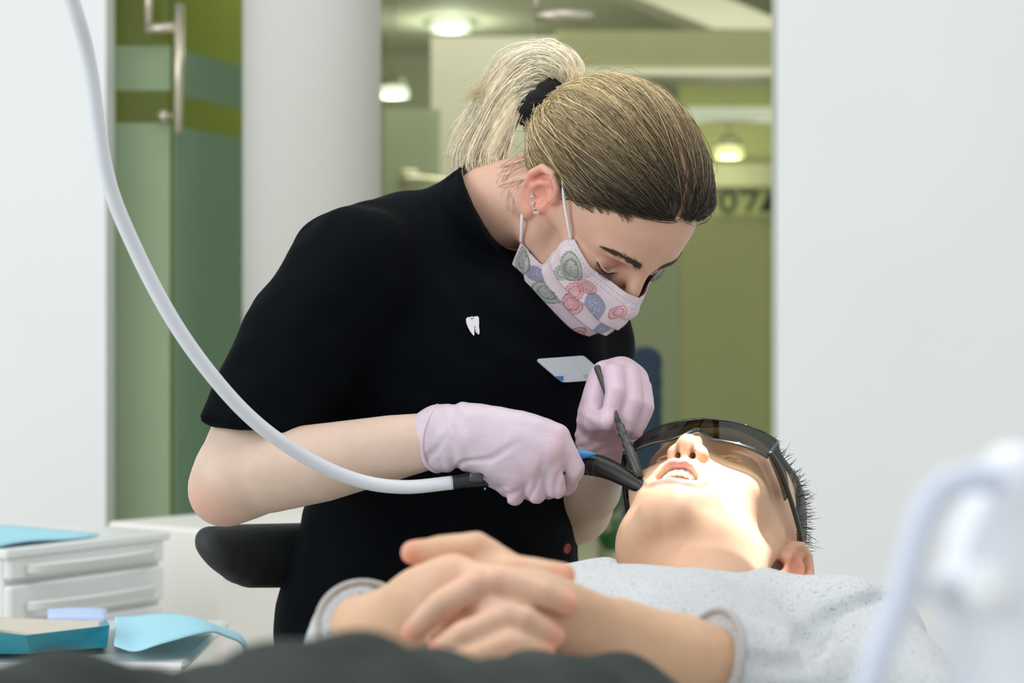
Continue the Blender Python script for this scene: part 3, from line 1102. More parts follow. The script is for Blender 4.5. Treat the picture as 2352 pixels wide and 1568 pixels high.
cols = hair_tone(None, ft) * lum
rad = np.full((NS, K), .00042) * np.exp(rng.normal(size=(NS, 1)) * .25)
rad[:, 0] *= .4
V, F, C = strands(toW(paths), rad * SH, cols)
build('hair_strands', V, F, M_HAIR, hair, C, kind='stuff')

# flyaway hairs round the outline and fine hairs at temple and nape
NFly = 150
k0 = rng.randint(0, NS, NFly)
fl = []
for i in k0:
    a = paths[i][rng.randint(2, 12)]
    n = unit(a - CEN); tg = unit(rng.normal(size=3)); tg = unit(tg - n * (tg @ n)); L_ = rng.uniform(.01, .035)
    fl.append(spline([a, a + tg * L_ * .5 + n * L_ * .25, a + tg * L_ + n * L_ * rng.uniform(-.1, .5)], 8))
ya = rng.uniform(.022, .086, 170)
aa = np.stack([.08 * np.ones(170), ya, np.interp(ya, ZH_Y, ZH_Z) + rng.uniform(-.002, .006, 170)], 1)
aa = HD.project(aa, .0003, 6); nn = HD.normal(aa)
La = rng.uniform(.006, .018, 170)[:, None]
ga = SCR - aa; ga = ga / np.linalg.norm(ga, axis=1, keepdims=True) * .9 + A(0, -.3, .05) + rng.normal(size=(170, 3)) * .15
ga = ga - nn * (ga * nn).sum(1, keepdims=True); ga /= np.linalg.norm(ga, axis=1, keepdims=True)
tri = HD.project(np.stack([aa - ga * La * .8, aa, aa + ga * La], 1), .0006, 3)
fl += [spline(q, 8) for q in tri]
aa = A(.06, -.05, -.04) + rng.uniform(-1, 1, (24, 3)) * A(.012, .02, .006)
aa = HDN.project(aa, .0005, 5)
tri = HDN.project(np.stack([aa + A(0, 0, .02), aa, aa + np.stack([.004 * np.ones(24), rng.uniform(-.01, .02, 24), -.014 * np.ones(24)], 1)], 1), .0010, 3)
fl += [spline(q, 8) for q in tri]
fl = np.array(fl)
cc = np.tile(lin((104, 84, 58)), (len(fl), 8, 1)) * np.exp(rng.normal(size=(len(fl), 1, 1)) * .3)
V, F, C = strands(toW(fl), np.full(fl.shape[:2], .00016), cc)
build('flyaway_hair', V, F, M_HAIR, hair, C, kind='stuff')

# ---- ponytail: looped up through the tie, falling behind the neck
GD = [[(1268, 222, 2.095), (1318, 172, 2.085), (1282, 126, 2.09), (1228, 122, 2.10), (1160, 158, 2.11), (1112, 235, 2.12), (1078, 318, 2.12), (1062, 405, 2.12)],
      [(1262, 226, 2.095), (1292, 166, 2.085), (1250, 138, 2.085), (1200, 158, 2.09), (1150, 205, 2.10), (1110, 285, 2.11), (1085, 345, 2.11), (1080, 400, 2.11)],
      [(1255, 232, 2.095), (1262, 178, 2.09), (1222, 160, 2.085), (1180, 196, 2.085), (1150, 250, 2.09), (1124, 310, 2.10), (1108, 360, 2.10), (1108, 398, 2.10)],
      [(1236, 246, 2.10), (1200, 232, 2.085), (1178, 250, 2.08), (1160, 285, 2.085), (1142, 322, 2.09), (1130, 352, 2.095), (1126, 378, 2.10), (1120, 398, 2.10)]]
G3 = np.array([spline([P(*q) for q in g], 22) for g in GD])
TS = SDF()
for g, r in zip(G3, (.009, .009, .009, .007)):
    TS.chain(g[3:20:2], [.009] + [r] * 5 + [.007, .005, .003], k=.012)
V, F = TS.mesh(.003)
Nv = vnormals(V, F)
V = V + Nv * (noise(V @ np.diag([1, 1, .4]), 160, 4) * .0012)[:, None]
tail = build('ponytail', V, F, M_HAIR, dentist, np.tile(lin((244, 228, 194)), (len(V), 1)))
NP_ = 3000; K2 = 22
u_ = rng.uniform(0, 3, NP_); i0 = np.clip(u_.astype(int), 0, 2); fu = (u_ - i0)[:, None, None]
pp = G3[i0] * (1 - fu) + G3[i0 + 1] * fu
tl = np.linspace(0, 1, K2)
off = rng.normal(size=(NP_, 3)); off /= np.linalg.norm(off, axis=1, keepdims=True)
off *= (.0145 * rng.uniform(.35, 1.05, (NP_, 1)))
env = np.clip(tl / .15, .55, 1) * (1 + .25 * tl)
pp = pp + off[:, None] * env[None, :, None]
pp += np.stack([noise(pp * 22 + (off[:, None] * 60), 1.0, s) for s in (21, 22, 23)], -1) * (.012 * tl ** 1.2)[None, :, None]
cutl = rng.uniform(.72, 1.0, NP_)
pp = np.stack([np.stack([np.interp(tl * c, tl, q[:, a]) for a in range(3)], 1) for q, c in zip(pp, cutl)])
cl = 1.12 * lin((255, 246, 222)) * np.exp(rng.normal(size=(NP_, 1, 1)) * .16) * np.ones((1, K2, 1))
drk = (rng.rand(NP_) < .16)
cl[drk] = cl[drk] * .62
V, F, C = strands(pp, np.full((NP_, K2), .00045) * np.linspace(1, .5, K2), cl)
build('tail_strands', V, F, M_HAIR, tail, C, kind='stuff')
ws = []
for _ in range(110):
    a = [P(1150 + rng.normal() * 25, 190 + rng.normal() * 22, 2.10), P(1105 + rng.normal() * 14, 205 + rng.normal() * 14, 2.10 + rng.normal() * .01),
         P(1050 + rng.uniform(-10, 45), 222 + rng.normal() * 14, 2.10 + rng.normal() * .01)]
    ws.append(spline(a, 8))
for _ in range(70):
    a = [P(1120 + rng.normal() * 12, 350 + rng.normal() * 14, 2.09), P(1080 + rng.normal() * 10, 366 + rng.normal() * 8, 2.10),
         P(1015 + rng.uniform(-5, 50), 358 + rng.normal() * 8, 2.11)]
    ws.append(spline(a, 8))
for _ in range(14):
    a0 = (rng.uniform(1270, 1350), rng.uniform(130, 175)); an = rng.uniform(-.2, 1.2); L_ = rng.uniform(30, 75)
    ws.append(spline([P(a0[0], a0[1], 2.09), P(a0[0] + L_ * .4 * math.cos(an), a0[1] - L_ * .6 * math.sin(an), 2.09), P(a0[0] + L_ * math.cos(an), a0[1] - L_ * math.sin(an) * .9, 2.09)], 8))
ws = np.array(ws)
V, F, C = strands(ws, np.full(ws.shape[:2], .00022) * np.linspace(1, .5, 8), np.tile(lin((222, 205, 168)), (len(ws), 8, 1)))
build('wispy_strands', V, F, M_HAIR, tail, C, kind='stuff')

# scrunchie
sc_c = P(1238, 232, 2.092); ax = unit(A(-.62, -.10, .66)); e1 = unit(np.cross(ax, A(0, 1, 0))); e2 = np.cross(ax, e1)
a = np.linspace(0, 2 * np.pi, 49)[:-1]; b = np.linspace(0, 2 * np.pi, 17)[:-1]
V = []
for i, t in enumerate(a):
    c = sc_c + (.0215) * (math.cos(t) * e1 + math.sin(t) * e2); o = math.cos(t) * e1 + math.sin(t) * e2
    for s in b:
        r = .0125 * (1 + .10 * math.sin(9 * t + 2 * math.sin(s)))
        V.append(c + r * (math.cos(s) * o * .85 + math.sin(s) * ax * 1.05))
V = np.array(V); n, m_ = 48, 16
idx = np.arange(n * m_).reshape(n, m_)
F = np.stack([idx, np.roll(idx, -1, 0), np.roll(np.roll(idx, -1, 0), -1, 1), np.roll(idx, -1, 1)], -1).reshape(-1, 4)
build('scrunchie', V, F, M_SCRUNCH, dentist)

# ---- eyebrows and lashes
for sx, nm in ((1, 'eyebrow'), (-1, 'eyebrow')):
    ss = rng.rand(400)
    cv = spline([(sx * .012, .100, .036), (sx * .026, .098, .0425), (sx * .040, .088, .0425), (sx * .052, .074, .037)], 60)[(ss * 59).astype(int)]
    cv[:, 2] += rng.normal(size=400) * (.0023 * (1 - .6 * ss))
    cv = HD.project(cv, .0003, 5)
    gv = np.stack([sx * (.6 + .6 * ss), -.3 * ss - .1, .55 - 1.0 * ss + rng.normal(size=400) * .15], 1)
    gv = gv / np.linalg.norm(gv, axis=1, keepdims=True) * rng.uniform(.005, .009, (400, 1))
    q = HD.project(np.stack([cv, cv + gv * .5, cv + gv], 1), .0007, 3)
    br = np.array([spline(x_, 5) for x_ in q])
    V, F, C = strands(toW(br), np.full(br.shape[:2], .00018) * np.linspace(1, .35, 5), np.tile(lin((62, 46, 34)), (len(br), 5, 1)))
    build(nm, V, F, M_HAIR, dentist, C)
    la = []
    edge = spline([(sx * .017, .0835, .0155), (sx * .024, .0890, .0085), (sx * .031, .0902, .0070), (sx * .039, .0870, .0085), (sx * .046, .0795, .0130)], 40)
    for s in np.linspace(0, 1, 70):
        c = edge[int(s * 39)]
        g = unit(A(sx * (s - .45) * 1.1, .9, -.42)); L_ = (.0065 + .003 * s) * rng.uniform(.8, 1.1)
        la.append(spline([c, c + g * L_ * .55 + A(0, 0, -.0008), c + g * L_ + A(0, 0, .0012)], 6))
    la = np.array(la)
    V, F, C = strands(toW(la), np.full(la.shape[:2], .00024) * np.linspace(1, .3, 6), np.tile(lin((26, 20, 18)), (len(la), 6, 1)))
    V2, F2 = tube(toW(edge), .0007, 6)
    Vm, Fm = merge([(V, F), (V2, F2)])
    build('eyelashes', Vm, Fm, M_LASH, dentist)

# ---- surgical mask (pleated, printed), in head space, mirrored
top = [(.0640, .052, .012), (.048, .080, .004), (.028, .097, .004), (.014, .112, .006), (0, .120, .008)]
rowA = [(.0660, .047, .000), (.052, .078, -.012), (.032, .100, -.014), (.014, .120, -.012), (0, .129, -.012)]
rowB = [(.0640, .046, -.028), (.054, .070, -.036), (.034, .098, -.036), (.015, .119, -.036), (0, .129, -.034)]
rowC = [(.0610, .044, -.052), (.053, .064, -.060), (.036, .090, -.060), (.016, .112, -.061), (0, .121, -.060)]
rowD = [(.0690, .020, -.056), (.060, .046, -.084), (.040, .074, -.087), (.018, .099, -.086), (0, .106, -.086)]
bot = [(.0740, .014, -.058), (.0700, .034, -.092), (.046, .066, -.100), (.020, .090, -.100), (0, .097, -.100)]
rows = [top, rowA, rowB, rowC, rowD, bot]
NVv = 168
half = np.array([spline(np.array(r), 121) for r in rows])            # rows x 61, side -> centre
full = np.concatenate([half, (half * A(-1, 1, 1))[:, -2::-1]], 1)
G = np.stack([spline(full[:, j], NVv) for j in range(full.shape[1])], 0)      # (NU, NV, 3)
si = np.linspace(1, -1, G.shape[0])[:, None] * np.ones((1, NVv)); ti = np.ones((G.shape[0], 1)) * np.linspace(0, 1, NVv)[None]
# keep it outside the face
dd = HD.eval(G); Nn = HD.normal(G.reshape(-1, 3)).reshape(G.shape)
G = G + Nn * np.clip(.0025 - dd, 0, .012)[..., None]
# three pleats: a step outwards at each fold, running parallel to the top edge
pleat = np.zeros_like(ti)
for tp in (.40, .58, .76):
    x_ = (ti - tp) / .10
    pleat += np.where((x_ > -1) & (x_ < 0), (1 + x_), 0) * .0065
G = G + Nn * pleat[..., None] * np.clip((1 - np.abs(si)) / .08, .25, 1)[..., None]
V, F = sheet(G, .0012)
# print on the cloth: nesting ovals in grey-green, pink and blue with light line work
S_ = np.concatenate([si.ravel()] * 2); T_ = np.concatenate([ti.ravel()] * 2)
mt = np.tile(lin((222, 208, 214)), (len(V), 1))
aspect = .62
rng2 = np.random.RandomState(9)
spots = [(.80, .22, .15, .11, 0), (.60, .24, .11, .09, 1), (.80, .34, .08, .07, 0), (.62, .36, .09, .08, 1), (.42, .34, .16, .11, 2), (.52, .52, .12, .10, 1), 
         (.66, .66, .15, .10, 0), (.86, .66, .10, .09, 2), (.90, .84, .12, .14, 0), (.46, .84, .12, .09, 2), (.68, .86, .12, .09, 1), (.20, .24, .12, .1, 1), (.12, .5, .14, .1, 2),
         (.16, .78, .13, .1, 1)]
spots += [(-s, t, a_, b_, (c_ + 1) % 3) for s, t, a_, b_, c_ in spots]
pal = [(150, 165, 150), (218, 148, 150), (66, 96, 138)]
for s, t, ra, rb, ci in spots:
    ra, rb = ra * .82, rb * .86
    th = rng2.uniform(-.6, .6)
    ds, dt = (S_ - s), (T_ - t) * aspect * 1.25
    x_ = ds * math.cos(th) + dt * math.sin(th); y_ = -ds * math.sin(th) + dt * math.cos(th)
    e = np.sqrt((x_ / ra) ** 2 + (y_ / (rb * .8)) ** 2)
    w_ = (e < 1) * .62
    ringl = ((np.abs(e - .97) < .05) | (np.abs(e - .6) < .05))
    petal = (e < .55) & (np.abs(np.sin(4 * np.arctan2(y_, x_) + 9 * e)) < .25)
    mt = mt * (1 - w_[:, None]) + lin(pal[ci]) * w_[:, None]
    if ci == 2:
        lc = lin((186, 200, 214)); mt = np.where(petal[:, None], lc, mt)
    else:
        mt = np.where((ringl | petal)[:, None], lin(np.array(pal[ci]) * .82), mt)
stitch = ((np.abs(T_ - .07) < .006) | (np.abs(T_ - .13) < .006)) & (np.sin(S_ * 180) > .1)
mt = np.where(stitch[:, None], lin((170, 166, 186)), mt)
M_MASK = mat('mask_fabric', (0, 0, 0), .8, var=.02, vscale=120, bump=.15, bscale=800, vcol=True, spec=.2)
mask = build('face_mask', toW(V), F, M_MASK, dentist, mt)
mask['label'] = 'white pleated face mask printed with grey, pink and blue ovals'
for sx in (1, -1):
    q = [(sx * .0665, .050, .008), (sx * .0745, .038, .020), (sx * .0825, .020, .034), (sx * .0850, .006, .043), (sx * .080, -.012, .044)]
    V, F = tube(toW(spline(q, 24)), .0017, 8); build('ear_loop', V, F, M_CORD, mask)
    q = [(sx * .0745, .014, -.056), (sx * .079, .006, -.044), (sx * .0815, -.004, -.034), (sx * .079, -.014, -.028)]
    V, F = tube(toW(spline(q, 20)), .0017, 8); build('ear_loop', V, F, M_CORD, mask)

# ---- earrings (two small triangles and a square hoop)
nrm_e = unit(A(.9, .2, -.25))
for (u, v, up) in ((1222, 449, 1), (1223, 469, -1)):
    p = ray(HDN, u, v, 1.85, 2.2, RH, TH, SH) + A(0, -.0012, 0)
    s = .0024
    V, F = prism([(-s, -s * .8 * up), (s, -s * .8 * up), (0, s * up)], .0012, p, (1, 0, 0), (0, 0, 1))
    build('earring', V, F, M_STEEL, dentist, smooth=False)
p = ray(HDN, 1231, 485, 1.85, 2.2, RH, TH, SH) + A(0, -.0015, 0)
V, F = merge([box(p + A(0, 0, .0022), (.0030, .0012, .0006)), box(p - A(0, 0, .0012), (.0030, .0014, .0014)), box(p + A(-.0027, 0, .0008), (.0004, .001, .0018)), box(p + A(.0027, 0, .0008), (.0004, .001, .0018))])
build('earring', V, F, M_STEEL, dentist, smooth=False)

# ---- gloved right hand, closed round the suction handpiece
GR = SDF()
GR.chain([P(1012, 1006, 1.905), P(1034, 1004, 1.902), P(1068, 1001, 1.893)], [.0325, .0310, .0290], k=.012, flat=((0, 1, 0), .90))
GR.chain([P(1068, 1001, 1.893), P(1130, 1010, 1.884), P(1210, 1035, 1.877)], [.0285, .0305, .0310], k=.012, flat=((.1, 1, .1), .62))
mc = [((1100, 968, 1.884), (1195, 975, 1.874), (1280, 1002, 1.872)), ((1095, 990, 1.880), (1180, 1010, 1.866), (1258, 1036, 1.864)),
      ((1090, 1012, 1.880), (1165, 1040, 1.868), (1222, 1068, 1.866)), ((1085, 1030, 1.884), (1140, 1066, 1.874), (1183, 1094, 1.874))]
for m3, r in zip(mc, (.0115, .0125, .0120, .0108)):
    GR.chain([P(*q) for q in m3], [r * .95, r, r], k=.012)
fg = [((1280, 1002, 1.872), (1322, 1080, 1.878), (1300, 1118, 1.902), (1262, 1104, 1.918)),
      ((1258, 1036, 1.864), (1276, 1122, 1.876), (1256, 1126, 1.904), (1232, 1098, 1.916)),
      ((1222, 1068, 1.866), (1231, 1132, 1.878), (1214, 1128, 1.906), (1200, 1102, 1.914)),
      ((1183, 1094, 1.874), (1183, 1138, 1.884), (1172, 1128, 1.906), (1166, 1108, 1.912))]
for q, r in zip(fg, ((.0118, .0106, .0092, .0082), (.0118, .0108, .0094, .0084), (.0114, .0104, .009, .008), (.0104, .0098, .0084, .0075))):
    GR.chain([P(*x) for x in q], np.array(r) * .96, k=.0022)
GR.chain([P(1100, 1010, 1.905), P(1180, 1060, 1.932), P(1240, 1062, 1.945), P(1290, 1070, 1.938)], [.020, .0135, .0115, .0095], k=.012)
GR.ell(P(1150, 1070, 1.90), (.024, .020, .022), k=.015)
V, F = GR.mesh(.0019)
N_ = vnormals(V, F)
# tension folds from the thumb side up to the knuckles and crumples at the wrist
px = 1176 + V[:, 0] / V[:, 1] * FPX; py = 784 - (V[:, 2] - CAMZ) / V[:, 1] * FPX
fold = np.sin((px * .55 + py * .78) / 15.0 + 2.2 * noise(V, 26, 2)); fold = -np.clip(fold - .72, 0, 1) * 3.2
amt = np.clip((py - 985) / 60, 0, 1) * np.clip((1225 - px) / 60, 0, 1)
w = fold * .0024 * amt + noise(V, 80, 4) * .0005
crump = np.clip(1 - np.abs(px - 1045) / 38, 0, 1)
w += crump * (np.sin((px * .9 - py * .28) / 6.5 + 2 * noise(V, 40, 9)) * .0013)
fl_ = np.clip((py - 1040) / 40, 0, 1) * np.clip((px - 1190) / 30, 0, 1)
w += fl_ * -np.clip(np.sin((px * .92 + py * .35) / 7.5 + 1.6 * noise(V, 50, 6)) - .45, 0, 1) * .0028
V = V + N_ * w[:, None]
gt = np.tile(lin((206, 190, 202)), (len(V), 1))
kn = np.array([P(*q[0]) for q in fg])
for c in kn:
    gt = paint(gt, V, c + A(0, -.01, 0), (.016, .02, .016), (214, 180, 192), .5, .9)
gt = paint(gt, V, P(1230, 1145, 1.89), (.06, .05, .02), (212, 174, 190), .6, .9)
glove_r = build('glove', V, F, M_GLOVE, dentist, gt)
glove_r['label'] = 'pink glove closed around the suction handpiece'
# rolled cuff
c0 = P(1003, 1007, 1.905); axw = unit(P(1068, 1001, 1.893) - c0); e1 = unit(np.cross(axw, A(0, 1, 0))); e2 = np.cross(axw, e1)
a = np.linspace(0, 2 * np.pi, 60)
pth = np.array([c0 + e1 * math.cos(t) * .0312 + e2 * math.sin(t) * .0282 + axw * (.0025 * math.sin(t * 2 + .6) + .003 * math.cos(t)) for t in a])
V, F = tube(pth, .0019, 8, caps=False)
build('cuff_roll', V, F, M_GLOVE, glove_r, np.tile(lin((216, 194, 206)), (len(V), 1)))

# ---- gloved left hand, fingers pinching the slim instrument
GL = SDF()
GL.chain([P(1384, 1072, 2.050), P(1388, 1040, 2.020), P(1392, 1000, 1.995)], [.0275, .0270, .0270], k=.012, flat=((-.2, 1, .3), .72))
GL.chain([P(1390, 1005, 1.995), P(1398, 950, 1.978), P(1420, 885, 1.972)], [.0270, .0300, .0270], k=.014, flat=((-.25, 1, .1), .60))
GL.ell(P(1366, 945, 1.955), (.0125, .018, .026), k=.014)
GL.ell(P(1384, 905, 1.952), (.014, .016, .030), k=.012)
ml = [((1392, 985, 1.985), (1392, 862, 1.958)), ((1400, 985, 1.985), (1432, 854, 1.965)), ((1408, 985, 1.99), (1460, 872, 1.978)), ((1412, 990, 1.99), (1474, 905, 1.988))]
for q, r in zip(ml, (.0112, .0115, .0108, .0098)):
    GL.chain([P(*x) for x in q], [r, r], k=.012)
fl3 = [((1392, 862, 1.958), (1410, 858, 1.936), (1414, 900, 1.918), (1404, 944, 1.916)),
       ((1432, 854, 1.965), (1446, 862, 1.944), (1452, 925, 1.922), (1434, 984, 1.918)),
       ((1460, 872, 1.978), (1474, 890, 1.958), (1481, 935, 1.940), (1456, 992, 1.932)),
       ((1474, 905, 1.988), (1480, 915, 1.972), (1480, 945, 1.958), (1468, 975, 1.950))]
for q, r in zip(fl3, ((.0112, .0108, .0100, .0088), (.0112, .0108, .0100, .0088), (.0106, .010, .0094, .0082), (.0096, .0092, .0084, .0074))):
    GL.chain([P(*x) for x in q], r, k=.0035)
GL.chain([P(1362, 965, 1.962), P(1366, 966, 1.934), P(1394, 968, 1.910)], [.0150, .0118, .0088], k=.007)
V, F = GL.mesh(.0018)
N_ = vnormals(V, F)
px = 1176 + V[:, 0] / V[:, 1] * FPX; py = 784 - (V[:, 2] - CAMZ) / V[:, 1] * FPX
w = np.clip((py - 985) / 30, 0, 1) * np.sin((py * .95 + px * .25 + 10 * noise(V, 30, 3)) / 3.6) * .0007
w += np.clip((1385 - px) / 20, 0, 1) * np.clip((py - 930) / 30, 0, 1) * np.sin((py * .8 - px * .6) / 4.2 + noise(V, 40, 2)) * .0005
V = V + N_ * w[:, None]
gt = np.tile(lin((212, 188, 202)), (len(V), 1))
gt = paint(gt, V, P(1400, 1030, 2.0), (.05, .06, .035), (206, 158, 166), .7, .9)
for q in fl3:
    gt = paint(gt, V, P(*q[3]), (.012, .02, .012), (212, 170, 186), .6, .9)
glove_l = build('glove', V, F, M_GLOVE, dentist, gt)
glove_l['label'] = 'pink glove pinching the slim dark instrument'

# ================================================================== PATIENT
RP = np.array([[-0.919, -0.1463, 0.3662], [0.3937, -0.2875, 0.8731], [-0.0225, 0.9465, 0.3218]])
_u, _s, _v = np.linalg.svd(RP); RP = _u @ _v
TP = A(.1843, 1.8868, .7554); SP = 1.0
pW = lambda p: TP + SP * (np.asarray(p, float) @ RP.T)
pL = lambda p: ((np.asarray(p, float) - TP) @ RP) / SP
patient = root('person', A(.0, 1.3, .50), 'person lying back in grey speckled sweater and dark glasses with hands clasped on the belly', 'person')

HP = SDF(sym=True)
head_ops(HP, opened=.016, cheeks=.003, male=True, nose=.009, ear=-.013, jaw=-.006)
HP.sym = False
nkb = pL(A(.164, 1.715, .690)); nkm = pL(A(.172, 1.775, .720))
HP.chain([(0, -.030, -.010), nkm, nkb], [.056, .053, .056], k=.020)
HP.ell((0, .030, -.080), (.044, .036, .026), k=.025)
HP.ell((0, .000, -.055), (.046, .050, .050), k=.03)
HP.sym = True
HP.ell((.029, .030, -.045), (.025, .030, .040), k=.03)
HP.sym = False
V, F = HP.mesh(.0019)
tn = np.tile(lin((214, 172, 142)), (len(V), 1))
tn = paint(tn, V, (0, .104, -.0445), (.030, .014, .0060), (208, 132, 128), .85, .5)
tn = paint(tn, V, (0, .096, -.0725), (.027, .014, .0065), (212, 138, 132), .85, .5)
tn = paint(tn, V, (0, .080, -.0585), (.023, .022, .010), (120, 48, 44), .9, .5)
tn = paint(tn, V, (0, .115, -.016), (.022, .022, .018), (206, 146, 116), .7, .9)
for sx in (1, -1):
    tn = paint(tn, V, (sx * .080, -.025, .0), (.022, .034, .042), (224, 140, 112), .8, .7)
    tn = paint(tn, V, (sx * .007, .107, -.020), (.0044, .009, .011), (60, 30, 24), .9, .6)  # nostril hollows painted dark, their shade put into the skin tone
Vph, Fph = pW(V), F

# arms and clasped hands
HN = SDF()
# right forearm and hand (from the left sleeve of the picture)
HN.chain([A(-.135, 1.49, .672), P(840, 1462, 1.40), P(905, 1448, 1.365)], [.034, .030, .027], k=.015)
HN.chain([P(905, 1448, 1.365), P(970, 1400, 1.335), P(1030, 1375, 1.318)], [.027, .029, .028], k=.015, flat=((.1, 1, .35), .62))
HN.chain([P(935, 1418, 1.36), P(995, 1352, 1.335), P(1046, 1322, 1.318)], [.017, .014, .012], k=.014)
rf = [[(1046, 1322, 1.318), (1150, 1330, 1.290), (1245, 1362, 1.284), (1302, 1390, 1.288)],
      [(1040, 1375, 1.308), (1120, 1398, 1.284), (1205, 1420, 1.276), (1272, 1460, 1.282)],
      [(1030, 1425, 1.300), (1105, 1460, 1.272), (1190, 1480, 1.268), (1250, 1500, 1.275)],
      [(1010, 1465, 1.298), (1080, 1500, 1.268), (1150, 1520, 1.265), (1200, 1530, 1.27)]]
for q, r in zip(rf, ((.0105, .0094, .0086, .0074), (.0105, .0095, .0088, .0076), (.010, .009, .0082, .0072), (.009, .008, .0072, .0064))):
    HN.chain([P(*x) for x in q], r, k=.004)
HN.chain([P(960, 1350, 1.355), P(1080, 1318, 1.352), P(1190, 1308, 1.340), P(1292, 1322, 1.335)], [.014, .0118, .0100, .0088], k=.006)
# left forearm and hand (from the right)
HN.chain([A(.262, 1.405, .655), P(1750, 1566, 1.386), P(1560, 1502, 1.355), P(1420, 1468, 1.335)], [.016, .024, .0280, .0245], k=.015)
HN.chain([P(1420, 1468, 1.335), P(1310, 1430, 1.318), P(1220, 1390, 1.306)], [.0245, .0270, .0260], k=.014, flat=((-.1, 1, .35), .60))
lf = [[(1185, 1352, 1.306), (1092, 1343, 1.284), (1012, 1388, 1.276), (948, 1450, 1.284)],
      [(1215, 1405, 1.298), (1128, 1432, 1.272), (1060, 1460, 1.266), (1008, 1492, 1.272)],
      [(1235, 1450, 1.292), (1150, 1485, 1.264), (1080, 1510, 1.260), (1030, 1530, 1.268)]]
for q, r in zip(lf, ((.0108, .0098, .0090, .0076), (.0106, .0096, .0088, .0076), (.010, .009, .0082, .0072))):
    HN.chain([P(*x) for x in q], r, k=.004)
HN.chain([P(1290, 1400, 1.345), P(1160, 1300, 1.352), P(1095, 1254, 1.352), P(1010, 1262, 1.350), P(946, 1268, 1.350)], [.015, .0112, .0100, .0094, .0078], k=.006)
V, F = HN.mesh(.0021)
V = V + vnormals(V, F) * (noise(V, 120, 5) * .0003)[:, None]
th = np.tile(lin((216, 176, 142)), (len(V), 1))
th = paint(th, V, P(1110, 1380, 1.30), (.075, .10, .055), (230, 188, 164), .9, .8)
for q in rf + lf + [[(1080, 1318, 1.352), (1190, 1308, 1.34), (1292, 1322, 1.335)], [(1160, 1300, 1.352), (1095, 1254, 1.352), (946, 1268, 1.35)]]:
    th = paint(th, V, P(*q[-1]), (.016, .016, .014), (224, 142, 124), .8, .8)
    th = paint(th, V, P(*q[1]), (.014, .014, .012), (218, 156, 132), .6, .9)
    th = paint(th, V, P(*q[0]), (.016, .016, .014), (216, 158, 132), .5, .9)
Vhn, Fhn = V, F
PB = SDF()                                                # body under the clothes
AXB = unit(A(.30, .954, 0)); LTB = A(AXB[1], -AXB[0], 0); CB = np.stack([LTB, AXB, A(0, 0, 1)], 1)
PB.ell(A(-.045, 1.20, .655), (.130, .12, .065), CB, k=.05)
PB.ell(A(.010, 1.38, .655), (.115, .14, .070), CB, k=.05)
PB.ell(A(.085, 1.58, .660), (.110, .14, .072), CB, k=.05)
PB.chain([A(.0, 1.755, .675), A(.150, 1.715, .690), A(.270, 1.665, .675)], [.045, .050, .045], k=.03)
PB.chain([A(.0, 1.755, .675), A(-.135, 1.49, .672)], [.040, .032], k=.02)
PB.chain([A(.270, 1.665, .675), A(.262, 1.410, .655)], [.030, .016], k=.02)
for hp, md, kn in ((A(-.125, 1.20, .675), A(-.215, .90, .725), A(-.345, .50, .735)), (A(.035, 1.16, .675), A(-.075, .85, .730), A(-.205, .46, .740))):
    PB.chain([hp, md, kn, kn + A(-.12, -.34, -.24)], [.064, .056, .045, .034], k=.02)
V, F = PB.mesh(.007)
tq = np.tile(lin((212, 172, 140)), (len(V), 1))
Vall = np.vstack([Vph, Vhn, V]); Fall = np.vstack([Fph, Fhn + len(Vph), F + len(Vph) + len(Vhn)])
build('body', Vall, Fall, M_SKIN, patient, np.vstack([tn, th, tq]))

# upper teeth
M_TOOTH = mat('tooth_enamel', (236, 228, 212), .25, var=.02)
Vp = []
for i, ang in enumerate(np.linspace(-.85, .85, 8)):
    c = A(.0225 * math.sin(ang), .070 + .0265 * math.cos(ang), -.0500)
    e = SDF().ell((0, 0, 0), (.0044, .0026, .0062), k=.001)
    v, f = e.mesh(.0011)
    r = yaw(-math.degrees(ang))
    v = v @ r.T + c
    build('tooth', pW(v), f, M_TOOTH, patient)

# short dark hair
HS = SDF(sym=True)
HS.ell((0, -.014, .056), (.0780, .099, .080), k=.02)
HS.ell((0, .020, .070), (.070, .064, .060), k=.03)
PZ_Y = np.array([-.2, -.1, -.06, -.045, -.033, -.01, .012, .028, .042, .06, .09]); PZ_Z = np.array([-.05, -.045, -.03, .0, .028, .035, .034, .060, .095, .125, .15])
HS.fn(lambda p: (np.interp(p[..., 1], PZ_Y, PZ_Z).astype(f4) - .045 * np.clip((.062 - np.abs(p[..., 0])) / .02, 0, 1) * (p[..., 1] > .02) - p[..., 2]) * .62, .010)
V, F = HS.mesh(.004)
hp_ = build('hair', pW(V), F, M_HAIR, patient, np.tile(lin((42, 36, 28)), (len(V), 1)))
Nv = vnormals(V, F)
sel = rng.choice(len(V), 2600, replace=len(V) < 2600)
base_, nn = V[sel], Nv[sel]
ln = rng.uniform(.004, .009, (len(sel), 1))
tip = base_ + (nn + rng.normal(size=nn.shape) * .35 + A(0, -.2, .25)) * ln
pth = np.stack([base_, base_ * .5 + tip * .5 + nn * .001, tip], 1)
V, F, C = strands(pW(pth), np.full(pth.shape[:2], .00035) * A(1, .8, .3), np.tile(lin((40, 34, 26)), (len(pth), 3, 1)))
build('hair_strands', V, F, M_HAIR, hp_, C, kind='stuff')

